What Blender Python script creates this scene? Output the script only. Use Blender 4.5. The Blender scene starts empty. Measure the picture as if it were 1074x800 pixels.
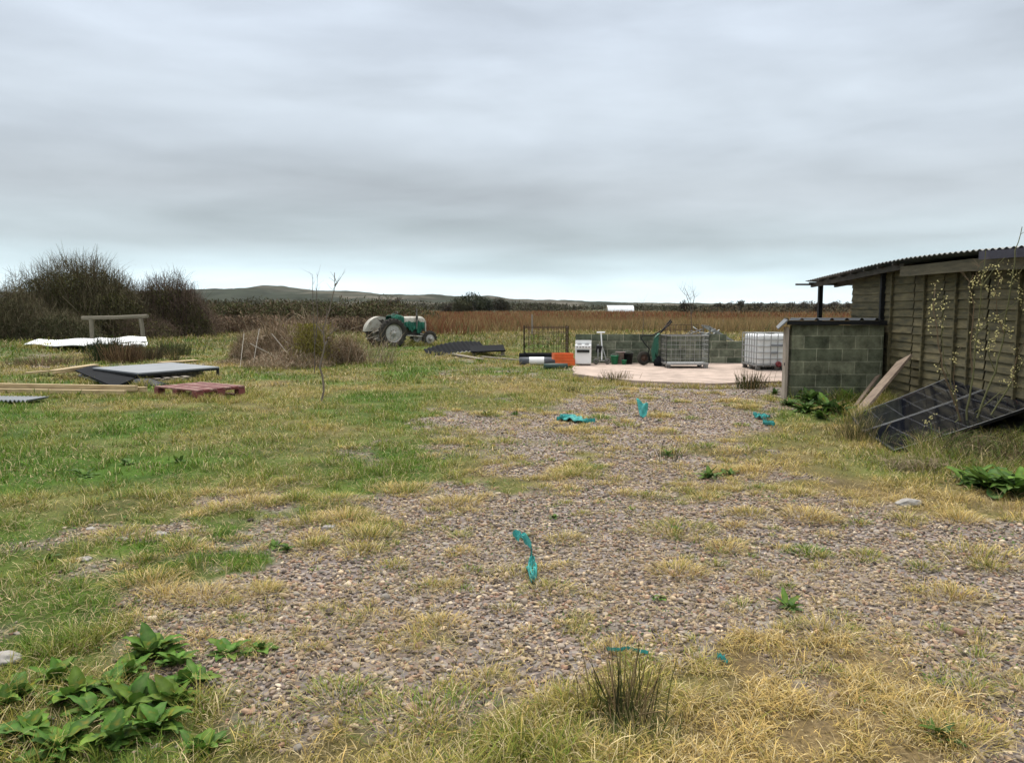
import bpy, math, random
import numpy as np
from mathutils import Vector, Matrix, Euler

R = math.radians
random.seed(7)
rng = np.random.default_rng(11)
sc = bpy.context.scene
col = sc.collection

# ------------------------------------------------------------------ camera
EYE = 1.6
PITCH = math.atan(77 / 800)
cam_d = bpy.data.cameras.new('camera'); cam = bpy.data.objects.new('camera', cam_d); col.objects.link(cam)
cam.location = (0, 0, EYE); cam.rotation_euler = (R(90) - PITCH, 0, 0)
cam_d.sensor_width = 36; cam_d.lens = 800 / 1074 * 36
cam_d.clip_start = 0.05; cam_d.clip_end = 9000
sc.camera = cam

# ------------------------------------------------------------------ sky
W = bpy.data.worlds.new('World'); sc.world = W; W.use_nodes = True
nt = W.node_tree; nt.nodes.clear()
def N(t, **k):
    n = nt.nodes.new(t)
    for a, b in k.items(): setattr(n, a, b)
    return n
def L(a, b): nt.links.new(a, b)
SUN_EL, SUN_AZ = R(58), R(-20)
sky = N('ShaderNodeTexSky', sky_type='NISHITA', sun_disc=False); sky.sun_elevation = SUN_EL; sky.sun_rotation = SUN_AZ
tc = N('ShaderNodeTexCoord'); sep = N('ShaderNodeSeparateXYZ'); L(tc.outputs['Generated'], sep.inputs[0])
def M(op, a, b=None, c=None, clamp=False):
    n = N('ShaderNodeMath', operation=op, use_clamp=clamp)
    for i, v in enumerate((a, b, c)):
        if v is None: continue
        if isinstance(v, (int, float)): n.inputs[i].default_value = v
        else: L(v, n.inputs[i])
    return n.outputs[0]
zc = M('MAXIMUM', sep.outputs['Z'], 0.0)
den = M('ADD', zc, 0.2)
u = M('DIVIDE', sep.outputs['X'], den); v = M('DIVIDE', sep.outputs['Y'], den)
comb = N('ShaderNodeCombineXYZ'); L(sep.outputs['X'], comb.inputs[0]); L(sep.outputs['Y'], comb.inputs[1]); L(M('MULTIPLY', M('POWER', zc, .8), 3.2), comb.inputs[2])
def noise(scale, detail, rough, loc, dist=0.0, sx=1.0, sy=1.0):
    mp = N('ShaderNodeMapping'); L(comb.outputs[0], mp.inputs[0]); mp.inputs['Location'].default_value = loc
    mp.inputs['Scale'].default_value = (sx, sx, sy)
    n = N('ShaderNodeTexNoise'); n.inputs['Scale'].default_value = scale; n.inputs['Detail'].default_value = detail
    n.inputs['Roughness'].default_value = rough; n.inputs['Distortion'].default_value = dist
    L(mp.outputs[0], n.inputs['Vector']); return n.outputs['Fac']
n1 = noise(1.9, 6, 0.5, (3.1, 1.7, 0.4), 0.25, 0.8, 1.0)
n2 = noise(5.5, 5, 0.5, (7.3, 4.2, 0), 0.3, 0.7, 1.0)
n3 = noise(1.5, 4, 0.5, (13.9, 0.6, 0), 0.1)
# brightness by elevation: pale band at the horizon, dark cloud base above it, brighter overhead
er = N('ShaderNodeValToRGB'); L(M('ADD', zc, M('MULTIPLY', M('SUBTRACT', n3, 0.5), 0.06)), er.inputs[0])
e = er.color_ramp; e.interpolation = 'EASE'
stops = [(0.0, (.70, .82, .86)), (.03, (.62, .75, .80)), (.055, (.47, .57, .61)), (.085, (.395, .455, .485)),
         (.14, (.385, .425, .458)), (.22, (.44, .49, .54)), (.36, (.47, .525, .595)), (.55, (.88, .91, .95)), (1.0, (1.7, 1.68, 1.64))]
e.elements[0].position = 0; e.elements[0].color = (*stops[0][1], 1)
e.elements[1].position = 1; e.elements[1].color = (*stops[-1][1], 1)
for p, c in stops[1:-1]:
    q = e.elements.new(p); q.color = (*c, 1)
cl = M('ADD', M('MULTIPLY', M('SUBTRACT', n1, 0.5), 1.0), M('MULTIPLY', M('SUBTRACT', n2, 0.5), 0.5))
gain = M('ADD', cl, 1.0)
mul = N('ShaderNodeVectorMath', operation='SCALE'); L(er.outputs[0], mul.inputs[0]); L(gain, mul.inputs['Scale'])
skys = N('ShaderNodeVectorMath', operation='SCALE'); L(sky.outputs[0], skys.inputs[0]); skys.inputs['Scale'].default_value = 0.05
mixc = N('ShaderNodeMix', data_type='RGBA'); mixc.inputs[0].default_value = 0.93
L(skys.outputs[0], mixc.inputs[6]); L(mul.outputs[0], mixc.inputs[7])
div = N('ShaderNodeVectorMath', operation='SCALE'); L(mixc.outputs[2], div.inputs[0]); div.inputs['Scale'].default_value = 10.0
bg = N('ShaderNodeBackground'); bg.inputs['Strength'].default_value = 0.1
out = N('ShaderNodeOutputWorld'); L(div.outputs[0], bg.inputs[0]); L(bg.outputs[0], out.inputs[0])
sl = bpy.data.lights.new('sun', 'SUN'); sun = bpy.data.objects.new('sun', sl); col.objects.link(sun)
sl.energy = 1.9; sl.angle = R(15); sl.color = (1, .95, .87)
sun.rotation_euler = (R(90) - SUN_EL, 0, R(180) - SUN_AZ + R(0))
sun.location = (0, 0, 50)
vs = sc.view_settings; vs.view_transform = 'Standard'; vs.look = 'None'; vs.exposure = 0.55; vs.gamma = 1
sc.cycles.max_bounces = 6; sc.cycles.transparent_max_bounces = 8

# ------------------------------------------------------------------ helpers
CP, SP = math.cos(PITCH), math.sin(PITCH)
def ray(px, py):
    x = (px - 537) / 800; t = (400 - py) / 800
    return np.array([x, CP + t * SP, -SP + t * CP])
def G(px, py, z=0.0):                       # the point at height z seen at that place of the photograph
    r = ray(px, py); k = (z - EYE) / r[2]; return Vector((r[0] * k, r[1] * k, z))
def AT(px, py, Y):                          # the point at distance Y
    r = ray(px, py); k = Y / r[1]; return Vector((r[0] * k, Y, EYE + r[2] * k))
def to_px(x, y):
    d = y * CP + EYE * SP; d = np.maximum(d, 0.05); uu = y * SP - EYE * CP
    return 537 + 800 * x / d, 400 - 800 * uu / d

def h2(ix, iy, s):
    h = (ix.astype(np.int64) * 374761393 + iy.astype(np.int64) * 668265263 + s * 974711) & 0xffffffff
    h = ((h ^ (h >> 13)) * 1274126177) & 0xffffffff
    return ((h ^ (h >> 16)) & 0xffff) / 65535.0
def vn(x, y, s=0):
    x = np.asarray(x, float); y = np.asarray(y, float)
    ix = np.floor(x); iy = np.floor(y); fx = x - ix; fy = y - iy
    fx = fx * fx * (3 - 2 * fx); fy = fy * fy * (3 - 2 * fy)
    a = h2(ix, iy, s); b = h2(ix + 1, iy, s); c = h2(ix, iy + 1, s); d = h2(ix + 1, iy + 1, s)
    return (a * (1 - fx) + b * fx) * (1 - fy) + (c * (1 - fx) + d * fx) * fy
def fbm(x, y, s=0, o=4):
    t = 0; a = .5; n = 0
    for i in range(o):
        t = t + a * vn(x * 2 ** i, y * 2 ** i, s + i * 17); n += a; a *= .5
    return t / n
def sstep(a, b, x): t = np.clip((x - a) / (b - a), 0, 1); return t * t * (3 - 2 * t)

ROWS = [345,365,385,405,415,425,440,455,470,490,510,530,550,575,600,630,660,690,720,760,800]
GRAV = """000000000000000000000
000000000000000000000
222211000222000000000
000000000000467640000
000000000001677763000
000000000014788500000
000000000566898400000
000000000577676200000
000000001366555100000
000000132256663200000
000002236633643310000
000135458876635775100
013345678888868898730
234443777888888899986
233457777788988899998
225788765778888899999
114888873366886787899
212368876378743434899
111245635424311433488
111111213311101122489
111111112211101111489""".split()
GREEN = """444444444433333333333
665554455555444444444
333444346654444444566
566655556533333344566
666555666543333335655
766555667643333334655
666655566543333333433
766555554433333332233
987655444433332221223
998765445543222222233
877765555542333222234
776665544443332333221
665665544333333333221
655688755333333333332
556555544333333333333
665445543333333333333
665544332333333333333
765444333433333333333
665433233444433223333
444532112344542113323
334421012344432222333""".split()
GRAV = np.array([[int(c) for c in r] for r in GRAV]) / 9.0
GREEN = np.array([[int(c) for c in r] for r in GREEN]) / 9.0
GREEN[:, :9] = np.clip(GREEN[:, :9] * 1.12 + .04, 0, 1)
RY = np.array(ROWS, float)
def lookup(T, x, y):
    px, py = to_px(x, y)
    ci = np.clip(px / 1074 * 20, 0, 19.999); c0 = ci.astype(int); fc = ci - c0
    ri = np.clip(np.interp(py, RY, np.arange(len(RY))), 0, len(RY) - 1.001); r0 = ri.astype(int); fr = ri - r0
    return (T[r0, c0] * (1 - fc) + T[r0, c0 + 1] * fc) * (1 - fr) + (T[r0 + 1, c0] * (1 - fc) + T[r0 + 1, c0 + 1] * fc) * fr
def masks(x, y):
    x = np.asarray(x, float); y = np.asarray(y, float)
    wx = x + (fbm(x * .9, y * .9, 5) - .5) * .9; wy = y + (fbm(x * .9, y * .9, 9) - .5) * .9
    g = lookup(GRAV, wx, wy); gr = lookup(GREEN, wx, wy)
    n = fbm(x * 2.4, y * 2.4, 21, 5)
    n_ = (n - .5) * 2.3 + (fbm(x * .7, y * .7, 23, 3) - .5) * .8
    g2 = sstep(.2, .74, g * 1.02 + n_ * .58)
    g2 = np.where(g < .03, 0, g2)
    gr2 = np.clip(gr + (fbm(x * .8, y * .8, 33, 5) - .5) * 1.5, 0, 1)
    return g2, gr2
def gh(x, y):
    x = np.asarray(x, float); y = np.asarray(y, float)
    r = np.hypot(x, y)
    a = (fbm(x * .35, y * .35, 41, 3) - .5) * .07 * sstep(60, 25, r)
    b = (fbm(x * 2.2, y * 2.2, 47, 3) - .5) * .045 * sstep(20, 8, r)
    return a + b
def gz(x, y): return float(gh(np.array([x]), np.array([y]))[0])

def link(name, me, parent=None):
    o = bpy.data.objects.new(name, me); col.objects.link(o)
    if parent is not None: o.parent = parent
    return o
def tag(o, label=None, cat=None, group=None, kind=None):
    if label: o['label'] = label
    if cat: o['category'] = cat
    if group: o['group'] = group
    if kind: o['kind'] = kind
    return o
def thing(name, loc, rz, label, cat, group=None):
    o = bpy.data.objects.new(name, None); col.objects.link(o); o.empty_display_size = .1
    o.location = loc; o.rotation_euler = (0, 0, rz)
    return tag(o, label, cat, group)

def np_mesh(name, V, F, C=None, mat=None, smooth=False):
    """V (n,3); F list of (m,k) int arrays; C (n,3) colour"""
    me = bpy.data.meshes.new(name)
    F = [f for f in F if len(f)]
    nl = sum(f.size for f in F); nf = sum(len(f) for f in F)
    me.vertices.add(len(V)); me.vertices.foreach_set('co', np.ascontiguousarray(V, np.float32).ravel())
    me.loops.add(nl); me.polygons.add(nf)
    me.loops.foreach_set('vertex_index', np.concatenate([f.ravel() for f in F]).astype(np.int32))
    ks = np.concatenate([np.full(len(f), f.shape[1], np.int32) for f in F])
    st = np.concatenate([[0], np.cumsum(ks)[:-1]]).astype(np.int32)
    me.polygons.foreach_set('loop_start', st); me.polygons.foreach_set('loop_total', ks)
    if smooth: me.polygons.foreach_set('use_smooth', np.ones(nf, bool))
    me.update(calc_edges=True)
    if C is not None:
        at = me.color_attributes.new('Col', 'FLOAT_COLOR', 'POINT')
        cc = np.ones((len(V), 4), np.float32); cc[:, :3] = C; at.data.foreach_set('color', cc.ravel())
    if mat: me.materials.append(mat)
    return me

class Buf:
    def __init__(s): s.V = []; s.F = {3: [], 4: []}; s.C = []; s.n = 0
    def add(s, V, faces, C):
        V = np.asarray(V, float).reshape(-1, 3)
        s.V.append(V); s.C.append(np.broadcast_to(C, V.shape) if np.ndim(C) == 1 else np.asarray(C).reshape(-1, 3))
        for f in faces: s.F[f.shape[1]].append(f + s.n)
        s.n += len(V)
    def mesh(s, name, mat, smooth=False):
        F = [np.concatenate(s.F[k]) for k in (3, 4) if s.F[k]]
        return np_mesh(name, np.concatenate(s.V), F, np.concatenate(s.C), mat, smooth)
def ribbons(buf, P, Wd, C, side=None, C2=None):
    """P (N,K,3) polylines; Wd (N,K) widths; C (N,3)"""
    Nn, K, _ = P.shape
    if side is None:
        a = rng.uniform(0, 2 * np.pi, Nn); side = np.stack([np.cos(a), np.sin(a), rng.uniform(-.3, .3, Nn)], -1)
    o = side[:, None, :] * Wd[:, :, None] / 2
    V = np.stack([P - o, P + o], 2)
    idx = np.arange(Nn)[:, None] * (2 * K) + np.arange(K - 1)[None] * 2
    F = np.stack([idx, idx + 1, idx + 3, idx + 2], -1).reshape(-1, 4)
    C = np.asarray(C)
    if C2 is None: CC = np.repeat(C[:, None], 2 * K, 1)
    else:
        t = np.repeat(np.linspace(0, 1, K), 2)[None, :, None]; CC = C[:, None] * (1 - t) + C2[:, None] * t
    buf.add(V.reshape(-1, 3), [F], CC.reshape(-1, 3))
def arcs(base, az, el0, length, bend, K=4):
    """curved polylines leaving base at azimuth az, elevation el0, falling over by bend"""
    t = np.linspace(0, 1, K)[None]
    el = el0[:, None] - bend[:, None] * t
    seg = length[:, None] / (K - 1)
    dx = np.cos(el) * seg; dz = np.sin(el) * seg
    X = np.concatenate([np.zeros((len(az), 1)), np.cumsum(dx[:, :-1], 1)], 1)
    Z = np.concatenate([np.zeros((len(az), 1)), np.cumsum(dz[:, :-1], 1)], 1)
    return np.stack([base[:, :1] + X * np.cos(az)[:, None], base[:, 1:2] + X * np.sin(az)[:, None], base[:, 2:] + Z], -1)
def tubes(buf, P, Rd, C, k=4):
    """P (N,K,3), Rd (N,K)"""
    Nn, K, _ = P.shape
    T = np.gradient(P, axis=1); T /= np.linalg.norm(T, axis=2, keepdims=True) + 1e-9
    ref = np.where(np.abs(T[..., 2:]) > .9, np.array([1., 0, 0]), np.array([0, 0, 1.]))
    A = np.cross(T, ref); A /= np.linalg.norm(A, axis=2, keepdims=True) + 1e-9
    B = np.cross(T, A)
    th = np.arange(k) * 2 * np.pi / k
    V = P[:, :, None] + Rd[:, :, None, None] * (A[:, :, None] * np.cos(th)[None, None, :, None] + B[:, :, None] * np.sin(th)[None, None, :, None])
    i = (np.arange(Nn)[:, None, None] * K + np.arange(K - 1)[None, :, None]) * k; j = np.arange(k)[None, None]; j2 = (j + 1) % k
    F = np.stack([i + j, i + j2, i + k + j2, i + k + j], -1).reshape(-1, 4)
    CC = np.repeat(np.repeat(np.asarray(C)[:, None], K, 1)[:, :, None], k, 2)
    buf.add(V.reshape(-1, 3), [F], CC.reshape(-1, 3))

# solid mesh builder
class MB:
    def __init__(s): s.v = []; s.f = []
    def add(s, V, F):
        n = len(s.v); s.v += [tuple(p) for p in V]; s.f += [tuple(i + n for i in f) for f in F]; return s
    def box(s, c, d, rot=(0, 0, 0)):
        m = Euler(rot).to_matrix(); c = Vector(c); h = [x / 2 for x in d]
        V = [c + m @ Vector((sx * h[0], sy * h[1], sz * h[2])) for sx in (-1, 1) for sy in (-1, 1) for sz in (-1, 1)]
        return s.add(V, [(0, 1, 3, 2), (4, 6, 7, 5), (0, 4, 5, 1), (2, 3, 7, 6), (0, 2, 6, 4), (1, 5, 7, 3)])
    def hexa(s, b, t):      # bottom quad, top quad
        return s.add(list(b) + list(t), [(3, 2, 1, 0), (4, 5, 6, 7), (0, 1, 5, 4), (1, 2, 6, 5), (2, 3, 7, 6), (3, 0, 4, 7)])
    def bar(s, a, b, w, h=None, up=(0, 0, 1)):   # rectangular bar from a to b
        a, b = Vector(a), Vector(b); h = h or w; t = (b - a).normalized(); up = Vector(up)
        if abs(t.dot(up)) > .98: up = Vector((1, 0, 0))
        x = t.cross(up).normalized(); y = x.cross(t)
        q = lambda p: [p + x * sx * w / 2 + y * sy * h / 2 for sx, sy in ((-1, -1), (1, -1), (1, 1), (-1, 1))]
        return s.hexa(q(a), q(b))
    def tube(s, pts, r, k=8, cap=True):
        pts = [Vector(p) for p in pts]; n = len(pts); rr = r if isinstance(r, (list, tuple)) else [r] * n
        V = []; A = None
        for i, p in enumerate(pts):
            t = (pts[min(i + 1, n - 1)] - pts[max(i - 1, 0)]).normalized()
            if A is None: A = t.cross(Vector((0, 0, 1)) if abs(t.z) < .9 else Vector((1, 0, 0))).normalized()
            else: A = (A - t * A.dot(t)).normalized()
            B = t.cross(A)
            V += [p + (A * math.cos(a) + B * math.sin(a)) * rr[i] for a in [j * 2 * math.pi / k for j in range(k)]]
        F = [(i * k + j, i * k + (j + 1) % k, (i + 1) * k + (j + 1) % k, (i + 1) * k + j) for i in range(n - 1) for j in range(k)]
        if cap: F += [tuple(reversed(range(k))), tuple((n - 1) * k + j for j in range(k))]
        return s.add(V, F)
    def lathe(s, prof, c=(0, 0, 0), axis='Z', k=24, a0=0, a1=2 * math.pi):   # prof: (radius, along)
        full = abs(a1 - a0 - 2 * math.pi) < 1e-6; m = k if full else k + 1
        V = []
        for r, z in prof:
            for j in range(m):
                a = a0 + (a1 - a0) * j / k
                p = (r * math.cos(a), r * math.sin(a), z)
                if axis == 'Y': p = (p[0], p[2], p[1])
                if axis == 'X': p = (p[2], p[0], p[1])
                V.append(Vector(c) + Vector(p))
        F = [(i * m + j, i * m + (j + 1) % m, (i + 1) * m + (j + 1) % m, (i + 1) * m + j) for i in range(len(prof) - 1) for j in range(k)]
        return s.add(V, F)
    def grid(s, fn, nu, nv, thick=0):
        P = [[Vector(fn(i / nu, j / nv)) for j in range(nv + 1)] for i in range(nu + 1)]
        V = [p for r_ in P for p in r_]; w = nv + 1
        F = [(i * w + j, (i + 1) * w + j, (i + 1) * w + j + 1, i * w + j + 1) for i in range(nu) for j in range(nv)]
        if thick:
            n = len(V); V2 = [p - Vector((0, 0, thick)) for p in V]
            F += [tuple(reversed([q + n for q in f])) for f in F]
            per = [i * w for i in range(nu + 1)] + [nu * w + j for j in range(1, nv + 1)] + [i * w + nv for i in range(nu - 1, -1, -1)] + [j for j in range(nv - 1, 0, -1)]
            F += [(per[i], per[(i + 1) % len(per)], per[(i + 1) % len(per)] + n, per[i] + n) for i in range(len(per))]
            V = V + V2
        return s.add(V, F)
    def build(s, name, mat, parent=None, smooth=False, bevel=0):
        me = bpy.data.meshes.new(name); me.from_pydata(s.v, [], s.f); me.update(); me.materials.append(mat)
        import bmesh
        bm = bmesh.new(); bm.from_mesh(me); bmesh.ops.recalc_face_normals(bm, faces=bm.faces); bm.to_mesh(me); bm.free()
        if smooth:
            me.polygons.foreach_set('use_smooth', [True] * len(me.polygons))
        o = link(name, me, parent)
        if bevel:
            b = o.modifiers.new('bevel', 'BEVEL'); b.width = bevel; b.segments = 2; b.limit_method = 'ANGLE'
        return o

def node_mat(name):
    m = bpy.data.materials.new(name); m.use_nodes = True; t = m.node_tree
    return m, t, t.nodes['Principled BSDF']
def mat(name, c, rough=.7, metal=0, spec=.5, vary=.25, scale=6, c2=None, bump=.15, bscale=40, stretch=(1, 1, 1), thr=None):
    """weathered surface: two colours mixed by noise in object space, fine bump"""
    m, t, b = node_mat(name)
    tcn = t.nodes.new('ShaderNodeTexCoord'); mp = t.nodes.new('ShaderNodeMapping'); mp.inputs['Scale'].default_value = stretch
    t.links.new(tcn.outputs['Object'], mp.inputs[0])
    n = t.nodes.new('ShaderNodeTexNoise'); n.inputs['Scale'].default_value = scale; n.inputs['Detail'].default_value = 8; n.inputs['Roughness'].default_value = .65
    t.links.new(mp.outputs[0], n.inputs['Vector'])
    r = t.nodes.new('ShaderNodeValToRGB'); t.links.new(n.outputs['Fac'], r.inputs[0])
    lo, hi = thr or (.32, .68)
    c2 = c2 or tuple(x * (1 - vary * 1.6) for x in c)
    r.color_ramp.elements[0].position = lo; r.color_ramp.elements[0].color = (*c2, 1)
    r.color_ramp.elements[1].position = hi; r.color_ramp.elements[1].color = (*c, 1)
    t.links.new(r.outputs[0], b.inputs['Base Color'])
    b.inputs['Roughness'].default_value = rough; b.inputs['Metallic'].default_value = metal; b.inputs['Specular IOR Level'].default_value = spec
    if bump:
        n2 = t.nodes.new('ShaderNodeTexNoise'); n2.inputs['Scale'].default_value = bscale; n2.inputs['Detail'].default_value = 6
        t.links.new(mp.outputs[0], n2.inputs['Vector'])
        bp = t.nodes.new('ShaderNodeBump'); bp.inputs['Strength'].default_value = bump; bp.inputs['Distance'].default_value = .01
        t.links.new(n2.outputs['Fac'], bp.inputs['Height']); t.links.new(bp.outputs[0], b.inputs['Normal'])
    return m
def attr_mat(name, rough=.75, trans=0.0, spec=.3, bump=0, spots=0):
    m, t, b = node_mat(name)
    a = t.nodes.new('ShaderNodeAttribute'); a.attribute_name = 'Col'
    t.links.new(a.outputs['Color'], b.inputs['Base Color']); b.inputs['Roughness'].default_value = rough
    b.inputs['Specular IOR Level'].default_value = spec
    if bump:
        tcn = t.nodes.new('ShaderNodeTexCoord'); n2 = t.nodes.new('ShaderNodeTexNoise'); n2.inputs['Scale'].default_value = 90; n2.inputs['Detail'].default_value = 4
        t.links.new(tcn.outputs['Object'], n2.inputs['Vector'])
        bp = t.nodes.new('ShaderNodeBump'); bp.inputs['Strength'].default_value = bump; bp.inputs['Distance'].default_value = .004
        t.links.new(n2.outputs['Fac'], bp.inputs['Height']); t.links.new(bp.outputs[0], b.inputs['Normal'])
    if spots:
        tcn = t.nodes.new('ShaderNodeTexCoord'); n3 = t.nodes.new('ShaderNodeTexNoise'); n3.inputs['Scale'].default_value = 22; n3.inputs['Detail'].default_value = 6; t.links.new(tcn.outputs['Object'], n3.inputs['Vector'])
        rr = t.nodes.new('ShaderNodeValToRGB'); rr.color_ramp.elements[0].position = .3; rr.color_ramp.elements[0].color = (1.9, 1.0, .7, 1); rr.color_ramp.elements[1].position = .42; rr.color_ramp.elements[1].color = (.8, .8, .8, 1)
        q = rr.color_ramp.elements.new(.68); q.color = (1.35, 1.3, 1.2, 1)
        mu = t.nodes.new('ShaderNodeVectorMath'); mu.operation = 'MULTIPLY'; t.links.new(n3.outputs['Fac'], rr.inputs[0]); t.links.new(a.outputs['Color'], mu.inputs[0]); t.links.new(rr.outputs[0], mu.inputs[1]); t.links.new(mu.outputs[0], b.inputs['Base Color'])
    if trans:
        o = t.nodes['Material Output']; tr = t.nodes.new('ShaderNodeBsdfTranslucent'); t.links.new(a.outputs['Color'], tr.inputs[0])
        mx = t.nodes.new('ShaderNodeMixShader'); mx.inputs[0].default_value = trans
        t.links.new(b.outputs[0], mx.inputs[1]); t.links.new(tr.outputs[0], mx.inputs[2]); t.links.new(mx.outputs[0], o.inputs[0])
    return m
LEAF = attr_mat('leaf_blade', .7, .25, .15)
TWIG = attr_mat('twig', .9, 0, .08)
STONE = attr_mat('stone', .9, 0, .2, .6)

# ------------------------------------------------------------------ ground
def wall_x(d): return .0726 * d + 5.647
SLAB = [G(604, 381.5), G(835, 383), G(835, 402), G(745, 404.5), G(665, 402), G(600, 394)]
def in_poly(x, y, poly, grow=0):
    inside = np.zeros(np.shape(x), bool); n = len(poly)
    cx = sum(p[0] for p in poly) / n; cy = sum(p[1] for p in poly) / n
    pts = [(cx + (p[0] - cx) * (1 + grow), cy + (p[1] - cy) * (1 + grow)) for p in poly]
    for i in range(n):
        x1, y1 = pts[i]; x2, y2 = pts[(i + 1) % n]
        c = ((y1 > y) != (y2 > y)) & (x < (x2 - x1) * (y - y1) / (y2 - y1 + 1e-12) + x1)
        inside ^= c
    return inside
def excl(x, y):
    return in_poly(x, y, SLAB, -.05) | ((x > 4.72) & (x < 6.6) & (y > 13.32) & (y < 15.3)) | ((x > wall_x(y) + .02) & (y < 15.2) & (y > 5)) | \
        ((y > 21.35) & (y < 21.8) & (x > 1.6) & (x < 6.9))
STRAW = np.array([.50, .35, .12]); GRN = np.array([.095, .185, .02]); OLV = np.array([.25, .235, .05])
def field_col(x, y):
    """colour of the ground itself"""
    g, gr = masks(x, y)
    n = fbm(x * 3, y * 3, 60, 4)[:, None]; n2 = fbm(x * .22, y * .5, 63, 4)[:, None]
    grass = np.array([.23, .165, .078]) * (1 - gr[:, None]) + (GRN * .75) * gr[:, None]
    grass = grass * (.3 + .8 * n)
    dirt = np.array([.15, .12, .09]) * (.75 + .5 * n)
    c = grass * (1 - g[:, None]) + dirt * g[:, None]
    d = np.hypot(x, y)[:, None]
    rust = np.array([.13, .075, .04]); straw = np.array([.25, .20, .095])
    m = sstep(.5, .62, n2); far = rust * (1 - m) + straw * m
    c = c * (1 - .3 * sstep(26, 40, d)); k = sstep(42, 60, d); c = c * (1 - k) + far * k
    k = sstep(170, 320, d); vf = np.array([.10, .10, .05]) * (.7 + .6 * n2); c = c * (1 - k) + vf * k
    k = sstep(500, 900, d); c = c * (1 - k) + np.array([.12, .13, .09]) * k
    return c, g
def make_ground():
    rs = [0.35]
    while rs[-1] < 6000: rs.append(rs[-1] * (1.0085 if rs[-1] < 60 else 1.03) + .002)
    rs = np.array(rs)
    th = np.concatenate([np.linspace(R(35), R(145), 560), np.linspace(R(145), R(395), 60)[1:-1]])
    Rg, T = np.meshgrid(rs, th, indexing='ij')
    x = (Rg * np.cos(T)).ravel(); y = (Rg * np.sin(T)).ravel()
    z = gh(x, y)
    c, g = field_col(x, y)
    z = z + .02 * (1 - g) * (fbm(x * 7, y * 7, 71, 3) - .4) * sstep(25, 10, np.hypot(x, y))
    V = np.stack([x, y, z], -1); V = np.concatenate([V, [[0, 0, gz(0, 0)]]]); c = np.concatenate([c, c[:1]]); g = np.concatenate([g, g[:1]])
    nr, ntn = len(rs), len(th)
    i = np.arange(nr - 1)[:, None] * ntn; j = np.arange(ntn)[None]; j2 = (j + 1) % ntn
    F = np.stack([i + j, i + ntn + j, i + ntn + j2, i + j2], -1).reshape(-1, 4)
    j = np.arange(ntn); F3 = np.stack([np.full(ntn, nr * ntn), j, (j + 1) % ntn], -1)
    m, t, b = node_mat('ground_soil')
    a = t.nodes.new('ShaderNodeAttribute'); a.attribute_name = 'Col'
    ga = t.nodes.new('ShaderNodeAttribute'); ga.attribute_name = 'grav'
    tcn = t.nodes.new('ShaderNodeTexCoord')
    vo = t.nodes.new('ShaderNodeTexVoronoi'); vo.inputs['Scale'].default_value = 26; t.links.new(tcn.outputs['Object'], vo.inputs['Vector'])
    vr = t.nodes.new('ShaderNodeValToRGB'); sx = t.nodes.new('ShaderNodeSeparateColor'); t.links.new(vo.outputs['Color'], sx.inputs[0]); t.links.new(sx.outputs[0], vr.inputs[0])
    cr = vr.color_ramp; cr.elements[0].color = (.10, .085, .08, 1); cr.elements[1].color = (.42, .38, .33, 1)
    for p, cc in ((.3, (.22, .18, .17)), (.55, (.27, .245, .24)), (.75, (.30, .22, .18))):
        q = cr.elements.new(p); q.color = (*cc, 1)
    nf = t.nodes.new('ShaderNodeTexNoise'); nf.inputs['Scale'].default_value = 45; nf.inputs['Detail'].default_value = 9; nf.inputs['Roughness'].default_value = .75; t.links.new(tcn.outputs['Object'], nf.inputs['Vector'])
    mr = t.nodes.new('ShaderNodeMapRange'); mr.inputs[1].default_value = .3; mr.inputs[2].default_value = .7; mr.inputs[3].default_value = .3; mr.inputs[4].default_value = 1.7
    t.links.new(nf.outputs['Fac'], mr.inputs[0])
    sc_ = t.nodes.new('ShaderNodeVectorMath'); sc_.operation = 'SCALE'; t.links.new(a.outputs['Color'], sc_.inputs[0]); t.links.new(mr.outputs[0], sc_.inputs['Scale'])
    mx = t.nodes.new('ShaderNodeMix'); mx.data_type = 'RGBA'
    mm = t.nodes.new('ShaderNodeMath'); mm.operation = 'MULTIPLY'; mm.inputs[1].default_value = .75; t.links.new(ga.outputs['Fac'], mm.inputs[0])
    t.links.new(mm.outputs[0], mx.inputs[0]); t.links.new(sc_.outputs[0], mx.inputs[6]); t.links.new(vr.outputs[0], mx.inputs[7])
    t.links.new(mx.outputs[2], b.inputs['Base Color']); b.inputs['Roughness'].default_value = .95; b.inputs['Specular IOR Level'].default_value = .15
    bp = t.nodes.new('ShaderNodeBump'); bp.inputs['Strength'].default_value = .8; bp.inputs['Distance'].default_value = .02
    t.links.new(nf.outputs['Fac'], bp.inputs['Height']); t.links.new(bp.outputs[0], b.inputs['Normal'])
    me = np_mesh('ground', V, [F, F3], c, m, True)
    at = me.attributes.new('grav', 'FLOAT', 'POINT'); at.data.foreach_set('value', g.astype(np.float32))
    tag(link('ground', me), kind='structure')
make_ground()

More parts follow.
